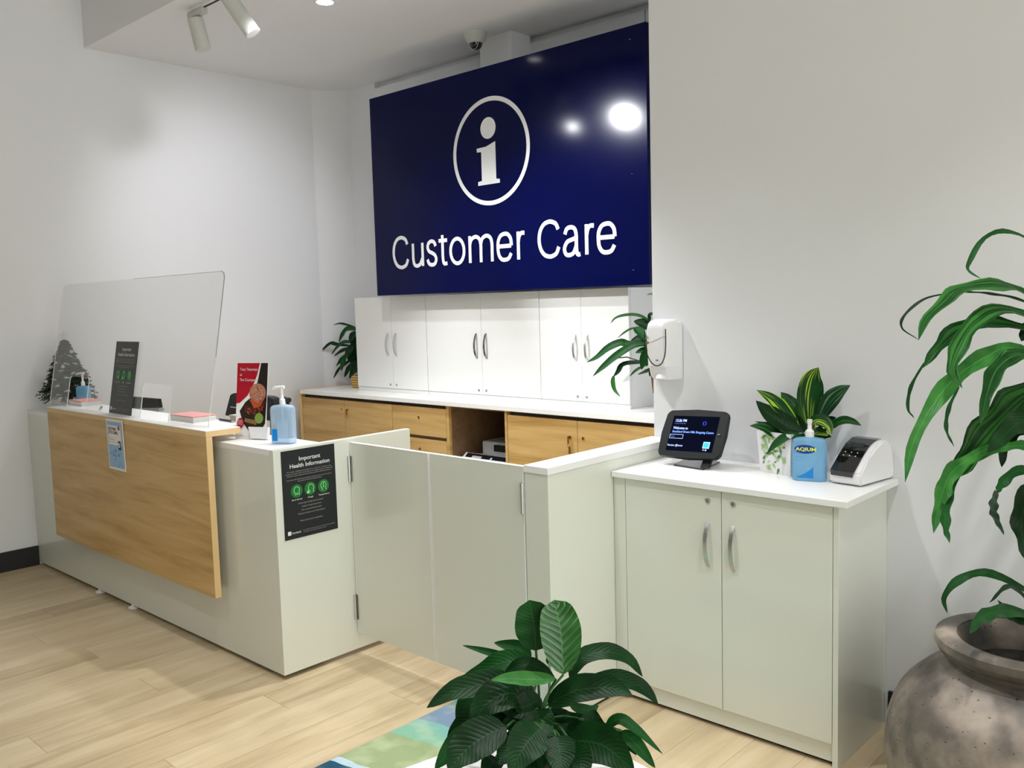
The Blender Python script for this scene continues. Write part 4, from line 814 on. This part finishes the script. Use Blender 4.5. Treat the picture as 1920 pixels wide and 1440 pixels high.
DR = [([(1995, 530), (1945, 462), (1890, 434), (1845, 447), (1818, 490), (1816, 508), (1840, 523)], 13, LF_M), ([(1995, 600), (1920, 548), (1870, 535), (1800, 542), (1770, 566), (1735, 600), (1722, 638)], 34, LF_S), ([(1790, 548), (1735, 560), (1697, 590), (1691, 615), (1722, 637)], 7, LF_D),
      ([(1990, 610), (1920, 565), (1850, 550), (1790, 547)], 8, LF_D), ([(1985, 620), (1890, 580), (1830, 602), (1797, 650), (1784, 695), (1804, 728)], 42, LF_S), ([(1990, 640), (1880, 605), (1800, 615), (1760, 650), (1730, 690)], 40, LF_S), ([(1733, 680), (1708, 725), (1702, 765), (1714, 784)], 9, LF_M),
      ([(1990, 690), (1900, 652), (1850, 668), (1795, 705), (1752, 755), (1712, 830), (1697, 905)], 44, LF_L), ([(1990, 700), (1915, 665), (1870, 690), (1850, 740), (1838, 795)], 42, LF_S), ([(1995, 710), (1925, 740), (1870, 790), (1820, 850), (1788, 898)], 92, LF_S),
      ([(1860, 835), (1790, 880), (1765, 930), (1750, 1000)], 40, LF_L), ([(1805, 870), (1778, 930), (1772, 985), (1780, 1018)], 24, LF_M), ([(1990, 850), (1920, 836), (1870, 842), (1815, 872)], 26, LF_L), ([(1990, 905), (1915, 882), (1878, 908), (1870, 925)], 26, LF_M), ([(1868, 920), (1862, 960), (1882, 1003)], 22, LF_D),
      ([(1985, 880), (1930, 930), (1915, 990), (1930, 1060)], 60, LF_D), ([(1990, 1150), (1920, 1105), (1850, 1074), (1797, 1088), (1770, 1120), (1776, 1150)], 22, LF_M), ([(1960, 1165), (1890, 1145), (1840, 1158), (1818, 1188)], 34, LF_M), ([(1798, 725), (1779, 765), (1774, 805), (1789, 838)], 10, LF_M),
      ([(1990, 800), (1920, 800), (1885, 830), (1878, 876)], 40, LF_D), ([(1950, 1150), (1895, 1100), (1855, 1130)], 12, LF_D), ([(1990, 760), (1950, 770), (1900, 800), (1850, 850)], 60, LF_D), ([(2000, 560), (1960, 600), (1925, 620), (1915, 640)], 40, LF_D), ([(1960, 1170), (1900, 1160), (1870, 1125)], 20, LF_D),
      ([(2010, 640), (2060, 600), (2110, 640), (2130, 740)], 46, LF_S), ([(2010, 720), (2070, 700), (2120, 780), (2110, 880)], 50, LF_M), ([(2010, 560), (2050, 500), (2100, 500), (2140, 560)], 34, LF_M)]
for i, (pts, w_, M_) in enumerate(DR):
    n = len(pts); d1 = 2.42 - .16 * math.sin(i * 1.9) - .05; P3 = [atd(u, v, 2.50 + (d1 - 2.50) * k / (n - 1)) for k, (u, v) in enumerate(pts)]
    leaf(P3, w_ * 2.4 / FPX * .9, M_, p, strap, fold=.10, wave=.22, n=22)

# ================================================================ RUG
def rugmat():
    M = mat('rug_pile', (1, 1, 1), .95, spec=.1); b = M.node_tree.nodes['Principled BSDF']
    tc = nd(M, 'ShaderNodeTexCoord'); sp = nd(M, 'ShaderNodeSeparateXYZ'); nz = nd(M, 'ShaderNodeTexNoise'); nz.inputs['Scale'].default_value = 6; lk(M, tc.outputs['Object'], nz.inputs['Vector']); lk(M, tc.outputs['Object'], sp.inputs[0])
    a = nd(M, 'ShaderNodeMath', operation='MULTIPLY_ADD'); a.inputs[1].default_value = .09; lk(M, nz.outputs['Fac'], a.inputs[0]); lk(M, sp.outputs[1], a.inputs[2])
    sub = nd(M, 'ShaderNodeMath', operation='MULTIPLY_ADD'); sub.inputs[1].default_value = -.18; lk(M, sp.outputs[0], sub.inputs[0]); lk(M, a.outputs[0], sub.inputs[2])
    mr = nd(M, 'ShaderNodeMapRange'); mr.inputs['From Min'].default_value = -1.6; mr.inputs['From Max'].default_value = .4; lk(M, sub.outputs[0], mr.inputs['Value'])
    pos = lambda y: (y + 1.6) / 2.0
    r = ramp(M, [(0, (.05, .16, .30)), (pos(-1.1), (.35, .50, .42)), (pos(-.75), (.02, .08, .13)), (pos(-.355), (.42, .55, .62)), (pos(-.325), (.29, .36, .19)), (pos(-.10), (.22, .43, .31)), (pos(-.02), (.20, .42, .36)), (pos(.035), (.19, .27, .37)), (pos(.19), (.03, .22, .28))]); r.color_ramp.interpolation = 'CONSTANT'
    lk(M, mr.outputs[0], r.inputs['Fac']); n3 = nd(M, 'ShaderNodeTexNoise'); n3.inputs['Scale'].default_value = 9; lk(M, tc.outputs['Object'], n3.inputs['Vector'])
    r3 = ramp(M, [(.45, (0, 0, 0)), (.7, (1, 1, 1))]); lk(M, n3.outputs['Fac'], r3.inputs['Fac']); m3 = nd(M, 'ShaderNodeMix', data_type='RGBA'); lk(M, r3.outputs['Color'], m3.inputs['Factor']); lk(M, r.outputs['Color'], m3.inputs['A'])
    s3 = nd(M, 'ShaderNodeMix', data_type='RGBA'); s3.inputs['Factor'].default_value = .35; lk(M, r.outputs['Color'], s3.inputs['A']); s3.inputs['B'].default_value = (.72, .74, .50, 1); lk(M, s3.outputs['Result'], m3.inputs['B'])
    lk(M, m3.outputs['Result'], b.inputs['Base Color']); bp = nd(M, 'ShaderNodeBump'); n4 = nd(M, 'ShaderNodeTexNoise'); n4.inputs['Scale'].default_value = 260; lk(M, tc.outputs['Object'], n4.inputs['Vector']); lk(M, n4.outputs['Fac'], bp.inputs['Height']); bp.inputs['Strength'].default_value = .6; bp.inputs['Distance'].default_value = .004; lk(M, bp.outputs['Normal'], b.inputs['Normal'])
    return M
tag(box('patchwork_rug', (.688, -1.5, .0), (2.2, .36, .009), rugmat(), None, .003), 'blue, teal and green patchwork rug on the floor under the foreground plant', 'rug')

# ================================================================ WHITE TABLE AND FOREGROUND PLANT
TZ = .45
c0_, l0_, r0_ = at(1028, 1340, 'z', TZ), at(755, 1440, 'z', TZ), at(1218, 1440, 'z', TZ)
dl, dr = (l0_ - c0_).normalized(), (r0_ - c0_).normalized()
p = thing('side_table', 'white square table holding the foreground plant at the bottom edge', 'table', c0_ + (dl + dr) * .3 - V((0, 0, TZ)))
prism('tabletop', [c0_, c0_ + dl * .62, c0_ + dl * .62 + dr * .62, c0_ + dr * .62], (0, 0, -.03), EDGE, p, .003)
for a, c in ((.03, .03), (.56, .03), (.03, .56), (.56, .56)):
    q = c0_ + dl * a + dr * c; prism('leg', [q - V((0, 0, .03)), q + dl * .035 - V((0, 0, .03)), q + dl * .035 + dr * .035 - V((0, 0, .03)), q + dr * .035 - V((0, 0, .03))], (0, 0, -TZ + .03 + .009), EDGE, p)
Z1 = zz(780, 1110, 4.0)
PB = at(1012, 1462, 'z', TZ)
p = thing('peace_lily', 'glossy dark green broad-leaved plant in the foreground on the white table', 'plant', PB)
lathe('plant_pot', [(0, 0), (.055, 0), (.075, .10), (.069, .10), (.060, .085), (0, .085)], BLACK, p, PB, 28); lathe('soil', [(0, .088), (.062, .088)], SOIL, p, PB, 20)
PD = (PB - CAM).dot(FW)
LV = [
    ([(900, 440), (885, 250), (850, 60)], 285, LF_M, .0, -.02, 0), ([(1105, 620), (1085, 300), (1035, 60)], 300, LF_H, -.05, -.02, 1), ([(1150, 650), (1250, 490), (1450, 450), (1600, 510), (1700, 635)], 150, LF_D, 0, .05, 1),
    ([(860, 510), (760, 420), (585, 380)], 125, LF_M, .06, .10, 0), ([(740, 510), (560, 455), (350, 400)], 62, LF_M, .08, .14, 0), ([(940, 600), (700, 520), (500, 600), (270, 710)], 190, LF_M, .03, .08, 0), ([(880, 760), (600, 690), (300, 740), (80, 870)], 215, LF_D, .0, -.05, 1),
    ([(820, 800), (500, 730), (370, 850), (305, 1000)], 185, LF_M, .02, .04, 0), ([(1050, 650), (860, 655), (700, 650), (560, 660)], 120, LF_L, -.04, -.06, 0), ([(985, 850), (1200, 740), (1450, 720), (1620, 770)], 225, LF_D, -.03, -.08, 1), ([(1200, 700), (1500, 650), (1700, 720), (1815, 840)], 150, LF_D, .03, .06, 1),
    ([(660, 620), (800, 545), (930, 570), (1045, 650)], 120, LF_D, .0, -.03, 0), ([(880, 880), (720, 760), (530, 840), (410, 1020)], 290, LF_D, -.02, -.08, 1), ([(680, 1010), (500, 1090), (350, 1210), (240, 1350)], 310, LF_D, -.10, -.18, 1), ([(440, 990), (290, 1150), (140, 1330)], 170, LF_M, -.02, -.05, 0),
    ([(930, 1020), (820, 1150), (700, 1360)], 290, LF_D, -.12, -.20, 1), ([(1150, 1110), (1400, 1150), (1640, 1350)], 300, LF_D, -.10, -.18, 1), ([(1050, 1080), (1080, 1220), (1090, 1380)], 240, LF_D, -.12, -.2, 1), ([(1330, 1110), (1320, 980), (1340, 880)], 210, LF_D, 0, .02, 0),
    ([(1420, 1020), (1520, 955), (1650, 1030), (1850, 1215)], 95, LF_M, .02, .0, 0), ([(1540, 1040), (1660, 1150), (1795, 1320)], 115, LF_M, .02, -.02, 0), ([(1430, 1010), (1530, 1090), (1655, 1225)], 75, LF_D, .03, .0, 0),
    ([(970, 880), (1120, 960), (1270, 930)], 150, LF_D, .02, .02, 0), ([(960, 900), (1060, 1010), (1220, 1000)], 150, LF_D, .0, .0, 0), ([(900, 860), (800, 960), (640, 1000)], 250, LF_D, -.03, -.06, 0), ([(900, 880), (920, 1000), (850, 1170)], 240, LF_D, -.05, -.1, 0), ([(960, 980), (930, 1100), (950, 1330)], 230, LF_D, -.08, -.14, 0),
    ([(660, 860), (450, 940), (320, 1050), (230, 1190)], 200, LF_D, .02, .0, 0), ([(1150, 850), (1290, 890), (1370, 850)], 90, LF_M, .05, .07, 0), ([(760, 830), (620, 900), (470, 1040)], 230, LF_D, .0, -.04, 0), ([(1000, 480), (1005, 520), (1040, 560)], 60, LF_M, .1, .1, 0),
    ([(1080, 1000), (1180, 1080), (1260, 1240)], 220, LF_D, -.02, -.08, 0), ([(600, 1240), (560, 1300), (500, 1400)], 170, LF_D, -.02, -.08, 0), ([(1300, 1060), (1420, 1120), (1500, 1200)], 180, LF_D, .0, -.05, 0), ([(840, 620), (820, 560), (830, 480)], 70, LF_M, .08, .1, 0),
    ([(900, 1120), (880, 1240), (900, 1400)], 260, LF_D, -.04, -.1, 0), ([(1020, 1000), (1000, 1150), (1030, 1330)], 220, LF_D, -.03, -.08, 0), ([(1120, 1180), (1220, 1280), (1250, 1420)], 220, LF_D, -.12, -.2, 0), ([(1260, 960), (1180, 1040), (1040, 1010)], 150, LF_D, -.02, -.04, 0),
    ([(620, 900), (560, 960), (400, 1010)], 180, LF_D, .0, -.02, 0), ([(940, 800), (820, 860), (640, 900)], 220, LF_D, -.02, -.06, 0), ([(760, 1080), (700, 1180), (620, 1300)], 220, LF_D, -.06, -.12, 0)]
for i, (pts, w_, M_, d0, d1, g) in enumerate(LV):
    n = len(pts); P3 = [atd(*Z1(x, y), PD + d0 + (d1 - d0) * k / (n - 1)) for k, (x, y) in enumerate(pts)]
    leaf(P3, w_ / 4 * PD / FPX, M_, p, blunt if i < 2 else lily, nrm=V((0, 0, .5)) if n > 3 else None, fold=.13, n=16)
    a = random.random() * 6.28; root = PB + V((.03 * math.cos(a), .03 * math.sin(a), .085)); mid = (root + P3[0]) / 2 + V((0, 0, .03))
    if (P3[0] - root).length > .05: tubeo('stem', catmull([root, mid, P3[0]], 6), .0028, STEM, p, 6)
